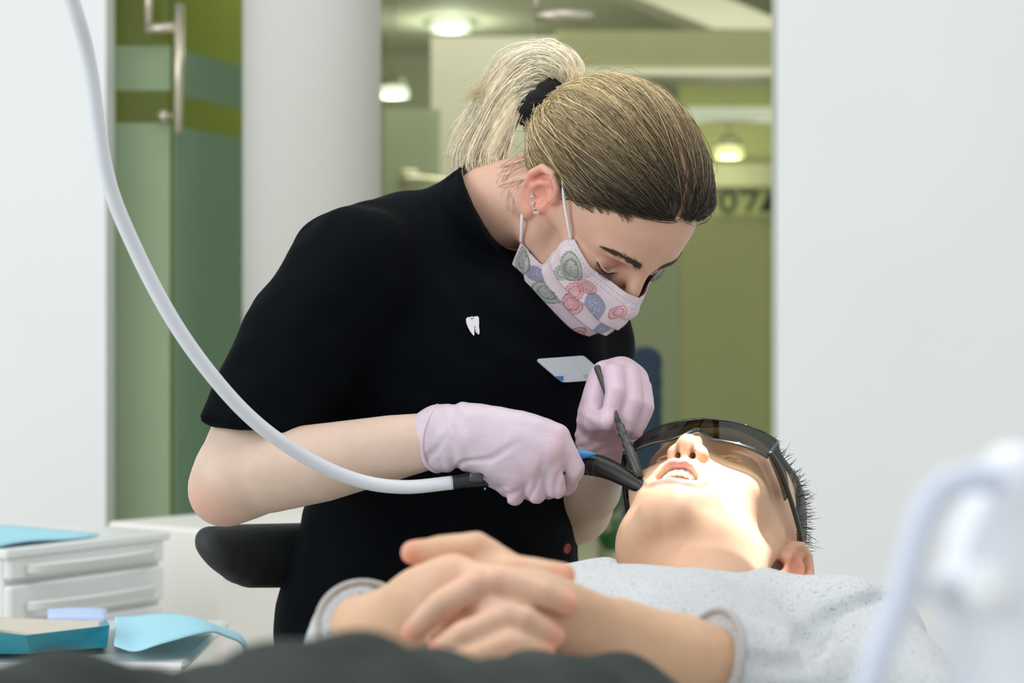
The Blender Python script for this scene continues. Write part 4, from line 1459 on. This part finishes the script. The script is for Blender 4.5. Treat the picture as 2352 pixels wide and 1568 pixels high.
# wrap-round tinted safety glasses
M_LENS = glass_mat('smoke_lens', (150, 152, 132), .10, rough=.04)
M_FRAME = mat('dark_green_frame', (22, 32, 32), .25, spec=.6, coat=.3)
gl = build('safety_glasses', pW(np.array([tuple(x) for x in tube([(-.030, .1065, .038), (-.010, .1125, .038), (.010, .1125, .038), (.030, .1065, .038)], .0018, 8)[0]])),
           tube([(-.030, .1065, .038), (-.010, .1125, .038), (.010, .1125, .038), (.030, .1065, .038)], .0018, 8)[1], M_FRAME, patient)
gl['label'] = 'dark tinted wrap-around safety glasses'
xs = np.linspace(-.0700, .0700, 61)


def lens_y(x): return .1125 - 2.6 * x * x - 330 * x ** 4


zb = lambda x: -.004 + .022 * math.exp(-(x / .013) ** 2) + .006 * (abs(x) / .0775) ** 2
G = np.array([[(x, lens_y(x) - .10 * (z_ - .02) * abs(x) / .0775 + .004 * (z_ - .02) / .03, z_) for z_ in np.linspace(zb(x), .037, 14)] for x in xs])
V, F = sheet(pW(G.reshape(-1, 3)).reshape(G.shape), .0022)
build('lens', V, F, M_LENS, gl)
V, F = tube(pW(np.array([(x, lens_y(x) - .0015, zb(x)) for x in xs])), .0013, 8); build('lower_rim', V, F, M_FRAME, gl)
V, F = tube(pW(np.array([(x, lens_y(x) + .003 - .003 * abs(x) / .0775, .037) for x in xs])), .0014, 8); build('upper_rim', V, F, M_LENS, gl)
for sx in (1, -1):
    y0 = lens_y(.0700)
    G = np.array([[(sx * (.0700 + .0070 * math.sin(s * 1.5)), y0 - .050 * s, zz_) for zz_ in np.linspace(.003 + .012 * s, .036 - .004 * s, 8)] for s in np.linspace(0, 1, 12)])
    V, F = sheet(pW(G.reshape(-1, 3)).reshape(G.shape), .0016); build('side_shield', V, F, M_LENS, gl)
    q = spline([(sx * .0710, y0 + .002, .006), (sx * .0775, y0 - .02, .012), (sx * .0835, .020, .024), (sx * .0830, -.010, .033), (sx * .079, -.030, .028), (sx * .074, -.042, .006)], 40)
    V, F = tube(pW(q), .0024, 10); build('temple', V, F, M_FRAME, gl)
    q = spline([(sx * .0705, y0 + .001, .003), (sx * .0705, y0 + .001, .036)], 6)
    V, F = tube(pW(q), .0016, 8); build('corner_post', V, F, M_FRAME, gl)

# ---- sweater
SW = SDF()
SW.ell(A(-.030, 1.245, .660), (.150, .10, .078), CB, k=.05)
SW.ell(A(.012, 1.38, .660), (.142, .15, .086), CB, k=.06)
SW.ell(A(.085, 1.58, .675), (.165, .17, .098), CB, k=.06)
SW.chain([A(-.01, 1.765, .688), A(.140, 1.720, .700), A(.282, 1.665, .686)], [.060, .064, .060], k=.04)
SW.chain([A(-.01, 1.765, .688), A(-.130, 1.49, .668)], [.060, .048], k=.03)
SW.chain([A(-.130, 1.49, .668), P(838, 1462, 1.402)], [.046, .0385], k=.02)
SW.chain([A(.285, 1.665, .686), A(.290, 1.53, .672), A(.280, 1.41, .668)], [.060, .056, .050], k=.03)
SW.chain([A(.280, 1.41, .672), P(1660, 1536, 1.375)], [.052, .043], k=.02)
# cuffs and neckline
CUFFS = []
for cc, dr, rr_ in ((P(838, 1462, 1.402), P(905, 1448, 1.365) - A(-.135, 1.49, .672), .0385), (P(1655, 1538, 1.374), P(1560, 1502, 1.355) - P(1760, 1560, 1.385), .041)):
    dr = unit(dr)

    def cutend(p, cc=cc, dr=dr):
        q = p - cc.astype(f4)
        return np.maximum(np.sqrt((q * q).sum(-1)) - .055, -((q @ dr.astype(f4)) - .012))
    CUFFS.append((cc, dr, rr_))
    SW.fn(cutend, .003, 's', cc - .06, cc + .06)
SW.chain([A(.150, 1.72, .735), A(.165, 1.80, .76)], [.064, .066], k=.008, mode='s')
# armpit folds
fold = [ray(SW, u, v, 1.3, 1.75) for u, v in ((2040, 1362), (1975, 1376), (1905, 1405), (1866, 1440), (1858, 1466), (1858, 1484))]
SW.chain([p + A(0, .004, -.004) for p in fold], [.003, .006, .009, .010, .008, .004], k=.012, mode='s')
fold2 = [ray(SW, u, v, 1.3, 1.75) for u, v in ((1866, 1520), (1800, 1528), (1730, 1518))]
SW.chain([p + A(0, -.001, .001) for p in fold2], [.003, .003, .002], k=.010, mode='s')
V, F = SW.mesh(.0042)
N_ = vnormals(V, F)
w = noise(V, 11, 3) * .004 + noise(V, 26, 5) * .0018 + .0025 * np.sin(V @ A(38, 60, 20) + 4 * noise(V, 7, 8)) * np.clip(noise(V, 6, 12), 0, 1)
w *= np.clip((V[:, 2] - .60) / .05, 0, 1)
M_SWEATER = mat('heather_grey_wool', (204, 208, 210), .95, var=.05, vscale=300, bump=.5, bscale=900, sheen=.25, spec=.1, speck=(420, .63, (128, 129, 132)))
sweater = build('sweater', V + N_ * w[:, None], F, M_SWEATER, patient)
M_CUFF = mat('cuff_rib', (176, 174, 170), .95, var=.05, vscale=200)
for cc, dr, rr_ in CUFFS:
    e1 = unit(np.cross(dr, A(0, 0, 1))); e2 = np.cross(e1, dr)
    rg = np.array([cc + dr * .010 + (e1 * math.cos(t) + e2 * math.sin(t)) * (rr_ * .97) for t in np.linspace(0, 2 * np.pi, 49)])
    V, F = tube(rg, .0026, 10, caps=False); build('cuff', V, F, M_CUFF, sweater)

# ---- dark grey trousers
JN = SDF()
for hp, md, kn in ((A(-.125, 1.215, .672), A(-.215, .90, .728), A(-.345, .50, .738)), (A(.040, 1.135, .686), A(-.075, .86, .747), A(-.205, .46, .750))):
    mm = (hp + md) / 2 + A(0, 0, -.009)
    JN.chain([hp, mm, md, kn, kn + A(-.12, -.34, -.24)], [.086, .081, .079, .064, .05], k=.02)
JN.ell(A(-.050, 1.22, .655), (.155, .09, .085), CB, k=.04)
V, F = JN.mesh(.005)
N_ = vnormals(V, F)
w = noise(V @ np.diag([1, .5, 1]), 22, 2) * .005 + noise(V, 30, 3) * .003 + .0025 * np.sin(V @ A(70, 55, 10) + 5 * noise(V, 9, 4))
M_JEANS = mat('dark_grey_denim', (54, 61, 58), .9, var=.14, vscale=40, bump=.4, bscale=900, sheen=.03, spec=.15)
build('trousers', V + N_ * w[:, None], F, M_JEANS, patient)

# ================================================================== instruments and furniture
M_HOSE = mat('white_rubber_hose', (218, 222, 228), .5, var=.01)
M_BLACKP = mat('black_plastic', (26, 28, 28), .38, var=.05)
M_GREYP = mat('smoked_grey_plastic', (62, 66, 62), .35, var=.05)
M_BLUEP = mat('blue_plastic_ring', (58, 150, 214), .4)
M_WHITEP = mat('white_lacquer', (228, 230, 228), .35, var=.01)

# suction handpiece with its hose
hp0, hp1 = P(1040, 1108, 1.888), P(1320, 1066, 1.908)
hpr = root('suction_handpiece', hp0, 'black suction handpiece with curved tip held in the pink glove on the left', 'dental tool')
ax = unit(hp1 - hp0)
ln = np.linalg.norm(hp1 - hp0)
V, F = lathe([(.0062, 0), (.0066, .001), (.0066, .012), (.0072, .013), (.0080, .030), (.0085, .05), (.0090, ln)], hp0, ax, 24)
build('handle', V, F, M_BLACKP, hpr)
V, F = box(P(1094, 1096, 1.877), (.0065, .0016, .0042), None, .001); build('slide_switch', V, F, M_GREYP, hpr)
V, F = lathe([(.0012, 0), (.0012, .0012)], P(1114, 1122, 1.8795), (0, -1, 0), 10); build('blue_dot', V, F, M_BLUEP, hpr)
q = spline([hp1, P(1350, 1064, 1.905), P(1400, 1078, 1.892), P(1450, 1104, 1.872), P(1492, 1128, 1.852)], 40)
tr_ = np.interp(np.linspace(0, 1, 40), [0, .18, .5, .8, 1], [.0110, .0116, .0098, .0078, .0052])
V, F = tube(q, tr_, 24); tipo = build('tip', V, F, M_BLACKP, hpr)
for s in (12, 15):
    T_, N1, B1 = frames(q)
    ring = np.array([q[s] + (N1[s] * math.cos(t) + B1[s] * math.sin(t)) * (tr_[s] + .00005) for t in np.linspace(0, 2 * np.pi, 25)])
    V, F = tube(ring, .0004, 6, caps=False); build('groove_ring', V, F, M_GREYP, tipo)
V, F = lathe([(.0020, 0), (.0052, .006), (.0030, .016), (.0006, .024)], P(1314, 1045, 1.895), P(1368, 1042, 1.89) - P(1314, 1045, 1.895), 14)
build('blue_lever', V, F, M_BLUEP, hpr)
hq = [(20, -900, 1.55), (40, -600, 1.57), (92, -220, 1.60), (170, 15, 1.64), (205, 150, 1.67), (245, 400, 1.70), (310, 570, 1.73), (400, 740, 1.76), (500, 878, 1.79), (600, 980, 1.82), (720, 1060, 1.85), (830, 1105, 1.872), (930, 1118, 1.884), (1040, 1108, 1.888)]
path = spline([P(*a) for a in hq], 190)
V, F = tube(path, .0066, 20); build('hose', V, F, M_HOSE, hpr)

# slim dark instrument in the other hand
i0, i1 = P(1371, 842, 1.945), P(1470, 1095, 1.862)
ir = root('dental_mirror_handle', i1, 'slim dark ribbed instrument held upright between gloved fingers', 'dental tool')
ax = unit(i1 - i0); ln = np.linalg.norm(i1 - i0)
off = ln
prof = [(.0030, 0), (.0034, .001), (.0034, .055), (.0026, .06), (.0026, .071), (.0044, .076)]
s = .076
for k_ in range(2):
    prof += [(.0037, s + .005), (.0052, s + .0085), (.0038, s + .011)]
    s += .013
prof += [(.0050, s + .003), (.0048, s + .012), (.0046, ln - .006), (.0030, ln)]
prof = [p for p in prof if p[1] <= ln + 1e-6]
V, F = lathe(prof[:5], i0, ax, 20); build('shaft', V, F, M_GREYP, ir)
V, F = lathe(prof[4:], i0, ax, 20); build('ribbed_tip', V, F, M_GREYP, ir)

# dentist's stool: padded arm/backrest, seat, gas lift, star base
M_PAD = mat('black_upholstery', (40, 44, 44), .55, var=.06, vscale=60, bump=.3, bscale=700, spec=.4)
st = root('dentist_stool', P(960, 1500, 2.20) * A(1, 1, 0), 'black padded stool with wide armrest behind the elbow of the person in black', 'stool')
pz = P(0, 1500, 2.2)[2]
AR = SDF()
pts = [(478, 1238, 2.09), (560, 1236, 2.12), (700, 1232, 2.17), (860, 1232, 2.24)]
AR.chain([P(*q) for q in pts], [.0130, .015, .015, .015], k=.012)
for q0, q1 in (((492, 1258, 2.085), (860, 1258, 2.24)), ((516, 1284, 2.088), (860, 1284, 2.24)), ((545, 1306, 2.10), (860, 1306, 2.24))):
    AR.chain([P(*q0), P(*q1)], [.0150, .0160], k=.014)
AR.chain([P(575, 1318, 2.11), P(700, 1318, 2.16), P(860, 1318, 2.24)], [.013, .0135, .0135], k=.012)
V, F = AR.mesh(.0035); build('armrest', V, F, M_PAD, st)
cx, cy = P(960, 1500, 2.2)[:2]
SE = SDF().ell((cx, cy, .565), (.19, .19, .045), k=.01); SE.plane(A(0, 0, .545), (0, 0, -1), .01)
V, F = SE.mesh(.008); build('seat', V, F, M_PAD, st)
V, F = lathe([(.025, .10), (.025, .35), (.018, .35), (.018, .55)], (cx, cy, 0), sides=20); build('gas_lift', V, F, M_METAL, st)
V, F = tube([A(cx, cy, .54), P(780, 1420, 2.32), P(800, 1300, 2.27)], .012, 12); build('arm_bracket', V, F, M_METAL, st)
for k_ in range(5):
    a = k_ * 2 * math.pi / 5 + .3
    V, F = tube([A(cx, cy, .11), A(cx + .26 * math.cos(a), cy + .26 * math.sin(a), .075)], [.02, .014], 10); lg = build('leg', V, F, M_METAL, st)
    V, F = lathe([(.026, -.012), (.029, -.008), (.029, .008), (.026, .012)], A(cx + .26 * math.cos(a), cy + .26 * math.sin(a), .030), (math.cos(a + 1.57), math.sin(a + 1.57), 0), 16)
    build('caster', V, F, M_BLACKP, lg)

# dental chair under the patient
M_VINYL = mat('grey_vinyl', (150, 156, 160), .45, var=.03)
dc = root('dental_chair', A(.0, 1.3, 0), 'grey vinyl dental chair under the reclining patient', 'chair')
CHS = SDF()
CHS.chain([A(.155, 1.76, .555), A(.03, 1.36, .535), A(-.05, 1.15, .535)], [.14, .15, .15], k=.05, flat=((0, 0, 1), .24))
V, F = CHS.mesh(.008); build('backrest', V, F, M_VINYL, dc)
CHS = SDF().chain([A(-.08, 1.10, .545), A(-.20, .72, .595), A(-.29, .46, .600), A(-.42, .08, .39)], [.15, .15, .14, .13], k=.05, flat=((0, 0, 1), .26))
V, F = CHS.mesh(.008); build('seat', V, F, M_VINYL, dc)
CHS = SDF().ell(A(.225, 1.97, .640), (.11, .085, .035), basis((.3, .95, .2), (0, -.2, 1)), k=.02)
V, F = CHS.mesh(.006); hr_ = build('headrest', V, F, M_VINYL, dc)
V, F = tube([A(.19, 1.86, .55), A(.225, 1.97, .625)], .015, 12); build('headrest_stem', V, F, M_METAL, dc)
V, F = box((-.02, 1.25, .24), (.13, .20, .24), yaw(-17), .03); build('pedestal', V, F, M_WHITEP, dc, smooth=False)
V, F = box((-.02, 1.25, .03), (.22, .36, .03), yaw(-17), .015); build('base_plate', V, F, M_WHITEP, dc, smooth=False)

# drawer cart at the left
c1 = P(15, 1262, 2.80); c2 = P(385, 1219, 3.075)
zt_ = (c1[2] + c2[2]) / 2
dv2 = unit((c2 - c1) * A(1, 1, 0)); bk = A(-dv2[1], dv2[0], 0)
if bk[1] < 0: bk = -bk
RC = np.stack([dv2, bk, A(0, 0, 1)], 1)
wid = np.linalg.norm((c2 - c1)[:2]); dep = .42
org = c1 * A(1, 1, 0)
ct_ = root('drawer_cart', org + dv2 * wid / 2 + bk * dep / 2, 'white lacquered dental cart with curved drawer handles', 'cabinet')


def cbox(x0, x1, y0, y1, z0, z1, bev=.003):
    c = org + dv2 * (x0 + x1) / 2 + bk * (y0 + y1) / 2 + A(0, 0, (z0 + z1) / 2)
    return box(c, ((x1 - x0) / 2, (y1 - y0) / 2, (z1 - z0) / 2), RC, bev)


V, F = cbox(.004, wid - .004, .012, dep, .06, zt_ - .014); build('body', V, F, M_WHITEP, ct_, smooth=False)
V, F = cbox(-.004, wid + .004, -.004, dep + .004, zt_ - .014, zt_); build('top', V, F, M_WHITEP, ct_, smooth=False)
drawer_v = [(1266, 1338), (1342, 1436), (1440, 1540), (1544, 1700)]
zz_ = lambda v: CAMZ - (v - 784) * 2.80 / FPX
for (va, vb) in drawer_v:
    z1, z0 = zz_(va + 6), zz_(vb)
    V, F = cbox(.006, wid - .006, 0, .016, z0 + .0015, z1, .004); dr_ = build('drawer', V, F, M_WHITEP, ct_, smooth=False)
    zh = z0 + (z1 - z0) * .48
    G = []
    for s in np.linspace(0, 1, 24):
        bow = .004 + .030 * math.sin(math.pi * s) ** .5
        row = []
        for t in np.linspace(0, 1, 8):
            row.append(org + dv2 * (.035 + (wid - .07) * s) - bk * (bow * (1 - .25 * t)) + A(0, 0, zh + .004 - .013 * t))
        G.append(row)
    V, F = sheet(np.array(G), .006); build('handle', V, F, M_WHITEP, dr_)
for sx in (.04, wid - .04):
    for sy in (.05, dep - .05):
        c = org + dv2 * sx + bk * sy + A(0, 0, .03)
        V, F = lathe([(.026, -.01), (.030, -.006), (.030, .006), (.026, .01)], c, dv2, 14); w_ = build('caster', V, F, M_BLACKP, ct_)
        V, F = tube([c + A(0, 0, .01), c + A(0, 0, .05)], .008, 8); build('stem', V, F, M_METAL, w_)
M_CYAN = mat('cyan_paper', (166, 220, 236), .7, var=.02)
M_TEAL = mat('teal_plastic', (40, 150, 172), .45)
M_LAV = mat('pale_blue_paper', (188, 206, 240), .8)
M_BEIGE = mat('paper_lining', (206, 200, 186), .8, var=.04, vscale=30)
# blue paper towel on the cart
G = []
for s in np.linspace(0, 1, 16):
    G.append([org + dv2 * (-.0 + (wid * .60) * s) + bk * (.015 + (.36) * t - .0 * s) + A(0, 0, zt_ + .005 + .002 * math.sin(6 * s + 3 * t)) for t in np.linspace(0, 1, 12)])
V, F = sheet(np.array(G), .003)
tag(build('paper_towel', V, F, M_CYAN), 'pale blue paper towel lying on the white drawer cart', 'towel')
# bracket table with tray at the bottom left, paper drape hanging over its end
zq = P(0, 1470, 2.32)[2]
bt = root('bracket_table', A(-.66, 2.32, 0), 'low bracket table with a blue drape sheet beside the cart', 'table')
xr = P(470, 1470, 2.32)[0]
V, F = box(*span((-1.05, 2.18, zq - .016), (xr, 2.52, zq - .004)), None, .004); build('table_top', V, F, M_WHITEP, bt, smooth=False)
V, F = tube([A(-.75, 2.36, 0.02), A(-.75, 2.36, zq - .016)], .022, 16); build('post', V, F, M_METAL, bt)
V, F = lathe([(.20, 0), (.20, .015), (.05, .03)], A(-.75, 2.36, 0), sides=32); build('foot', V, F, M_METAL, bt)
rows_ = []
for (ua, va, da), (ub, vb, db) in zip([(262, 1482, 2.20), (310, 1495, 2.19), (370, 1478, 2.19), (475, 1452, 2.22), (520, 1462, 2.25), (556, 1482, 2.27), (566, 1530, 2.28)],
                                      [(264, 1416, 2.44), (306, 1414, 2.44), (372, 1408, 2.44), (430, 1414, 2.42), (490, 1434, 2.40), (552, 1458, 2.38), (576, 1500, 2.37)]):
    a, b = P(ua, va, da), P(ub, vb, db)
    rows_.append((a, b))
ra = spline([r[0] for r in rows_], 40); rb = spline([r[1] for r in rows_], 40)
G = np.stack([ra * (1 - t) + rb * t + A(0, 0, .004 * math.sin(math.pi * t)) for t in np.linspace(0, 1, 12)], 1)
V, F = sheet(G, .0012)
V[:, 2] = np.maximum(V[:, 2], np.where(V[:, 0] < xr, zq - .002, 0))
tag(build('paper_drape', V, F, M_CYAN), 'light blue paper drape curling over the edge of the low table', 'drape')
# tray
tc_ = root('instrument_tray', P(90, 1450, 2.28), 'teal tray with beige paper lining at the bottom left corner', 'tray')
ta, tb_ = P(-120, 1480, 2.20), P(252, 1478, 2.22)
out_ = [(ta, P(-120, 1440, 2.17)), (P(70, 1500, 2.19), P(60, 1459, 2.16)), (P(246, 1476, 2.24), P(252, 1436, 2.24)), (P(236, 1456, 2.42), P(246, 1426, 2.44)), (P(-120, 1440, 2.42), P(-120, 1412, 2.45))]
lowr = np.array([o[0] for o in out_]); upr = np.array([o[1] for o in out_])
lowr[:, 2] = zq + .004; 
n_ = len(out_)
inn = upr + (upr.mean(0) - upr) * .03
innl = lowr + (lowr.mean(0) - lowr) * .06 + A(0, 0, .004)
V = np.vstack([lowr, upr, inn, innl])
F = [tuple(range(n_))[::-1]] + [(i, (i + 1) % n_, (i + 1) % n_ + n_, i + n_) for i in range(n_)] + [(i + n_, (i + 1) % n_ + n_, (i + 1) % n_ + 2 * n_, i + 2 * n_) for i in range(n_)]
build('shell', V, F + [(i + 2 * n_, (i + 1) % n_ + 2 * n_, (i + 1) % n_ + 3 * n_, i + 3 * n_) for i in range(n_)], M_TEAL, tc_, smooth=False)
V2 = np.vstack([inn * .985 + inn.mean(0) * .015 - A(0, 0, .002), innl + A(0, 0, .002)])
V2[:n_] = upr + (upr.mean(0) - upr) * .045
V, F = V2, [tuple(range(n_, 2 * n_))] + [(i, i + n_, (i + 1) % n_ + n_, (i + 1) % n_) for i in range(n_)]
build('lining', V, F, M_BEIGE, tc_, smooth=False)
V, F = tube([P(-20, 1450, 2.26), P(60, 1462, 2.24), P(120, 1466, 2.22)], .004, 8)
it = root('instrument', P(40, 1455, 2.26), 'thin grey instrument lying in the teal tray', 'dental tool')
build('shaft', V, F, M_METAL, it)
V, F = tube([P(-30, 1448, 2.27), P(-20, 1450, 2.26)], .006, 8); build('grip', V, F, M_GREYP, it)
G = np.array([[P(110 + 135 * s, 1428 - 22 * t - 4 * math.sin(3 * s), 2.46 + .10 * t) for t in np.linspace(0, 1, 6)] for s in np.linspace(0, 1, 10)])
V, F = sheet(G, .010)
tag(build('paper_pad', V, F, M_LAV), 'pale lavender-blue paper pad standing behind the teal tray', 'paper')

# chairs in the corridor behind the glass
M_NAVY = mat('navy_fabric', (8, 50, 104), .8, var=.08)
M_GREENF = mat('green_fabric', (42, 110, 66), .8, var=.08)
for (u0, u1, d, m, lb) in ((1448, 1526, 4.60, M_NAVY, 'navy blue chair seen edge-on behind the glass'), (1362, 1432, 5.35, M_GREENF, 'green chair behind the glass beside the navy chair')):
    a, b = P(u0, 796, d), P(u1, 796, d)
    zb_ = a[2]
    cr = root('chair', A((a[0] + b[0]) / 2 + .15, d + .21, 0), lb, 'chair', 'corridor chairs')
    s = SDF()
    for z_ in np.linspace(.52, zb_ - .036, 9):
        s.chain([A((a[0] + b[0]) / 2, d + .036, z_), A((a[0] + b[0]) / 2, d + .40, z_)], .038, k=.02)
    V, F = s.mesh(.008); build('backrest', V, F, m, cr)
    V, F = box(*span((a[0] + .02, d + .0, .385), (a[0] + .42, d + .43, .44)), None, .02); build('seat', V, F, m, cr, smooth=False)
    for lx in (a[0] + .40, a[0] + .04):
        for ly in (d + .03, d + .40):
            V, F = tube([A(lx, ly, 0), A(lx, ly, .39 if lx > a[0] + .1 else .60)], .011, 10); build('leg', V, F, M_METAL, cr)

# out-of-focus white delivery unit with a curved tube, right foreground
M_PEARL = mat('translucent_white_plastic', (242, 246, 254), .25, var=.01, coat=.5, sss=.1)
du = root('delivery_unit', P(2280, 1800, .62), 'blurred bluish-white equipment head with curved tube in the right foreground', 'equipment')
q = spline([P(2300, 1105, .62), P(2230, 1098, .62), P(2165, 1122, .62), P(2118, 1195, .62), P(2088, 1300, .62), P(2058, 1400, .62), P(2020, 1500, .62), P(1985, 1600, .62), P(1950, 1750, .62)], 60)
M_TUBE = mat('pale_blue_plastic_tube', (216, 224, 240), .35, var=.01)
V, F = tube(q, .0046, 16); build('tube', V, F, M_TUBE, du)
DU = SDF()
DU.chain([P(2330, 1110, .64), P(2290, 1250, .64), P(2290, 1360, .64), P(2330, 1560, .64), P(2380, 1800, .64)], [.0130, .0165, .0200, .0210, .024], k=.01)
V, F = DU.mesh(.002); hd_ = build('housing', V, F, M_PEARL, du)
V, F = tube([P(2075, 1330, .622), P(2140, 1350, .63), P(2200, 1350, .635)], .005, 12); build('strut', V, F, M_PEARL, du)
V, F = lathe([(.0075, 0), (.0085, .002), (.006, .0045), (.002, .006)], P(2268, 1352, .6195), (0, -1, .2), 24)
build('button', V, F, mat('white_highlight', (250, 253, 255), .15, var=.005, coat=1), hd_)  # white disc is the housing's bright highlight put in as colour, no real button
V, F = tube([P(2380, 1800, .64), A(.17, .70, 0.02)], [.024, .03], 20); build('stand', V, F, M_WHITEP, du)
V, F = lathe([(.14, 0), (.14, .02), (.04, .04)], A(.17, .70, 0), sides=32); build('foot', V, F, M_WHITEP, du)

# operating lamp above the patient (its light is set at the top)
la = np.array(lamp_at); lax = np.array(lz)
ol = root('operating_lamp', la + lax * .02, 'white dental operating lamp hanging above the mouth of the patient', 'lamp')
V, F = lathe([(.030, .012), (.062, .016), (.075, .030), (.070, .055), (.040, .075), (.015, .080)], la, lax, 32); build('reflector', V, F, M_WHITEP, ol)
V, F = tube(spline([la + lax * .078, la + A(.06, .03, .22), la + A(.16, .10, .40), la + A(.16, .12, 1.1)], 24), .014, 12); build('arm', V, F, M_WHITEP, ol)
V, F = tube([la + A(-.11, 0, .03), la + A(-.075, 0, .035)], .008, 10); build('grip', V, F, M_GREYP, ol)
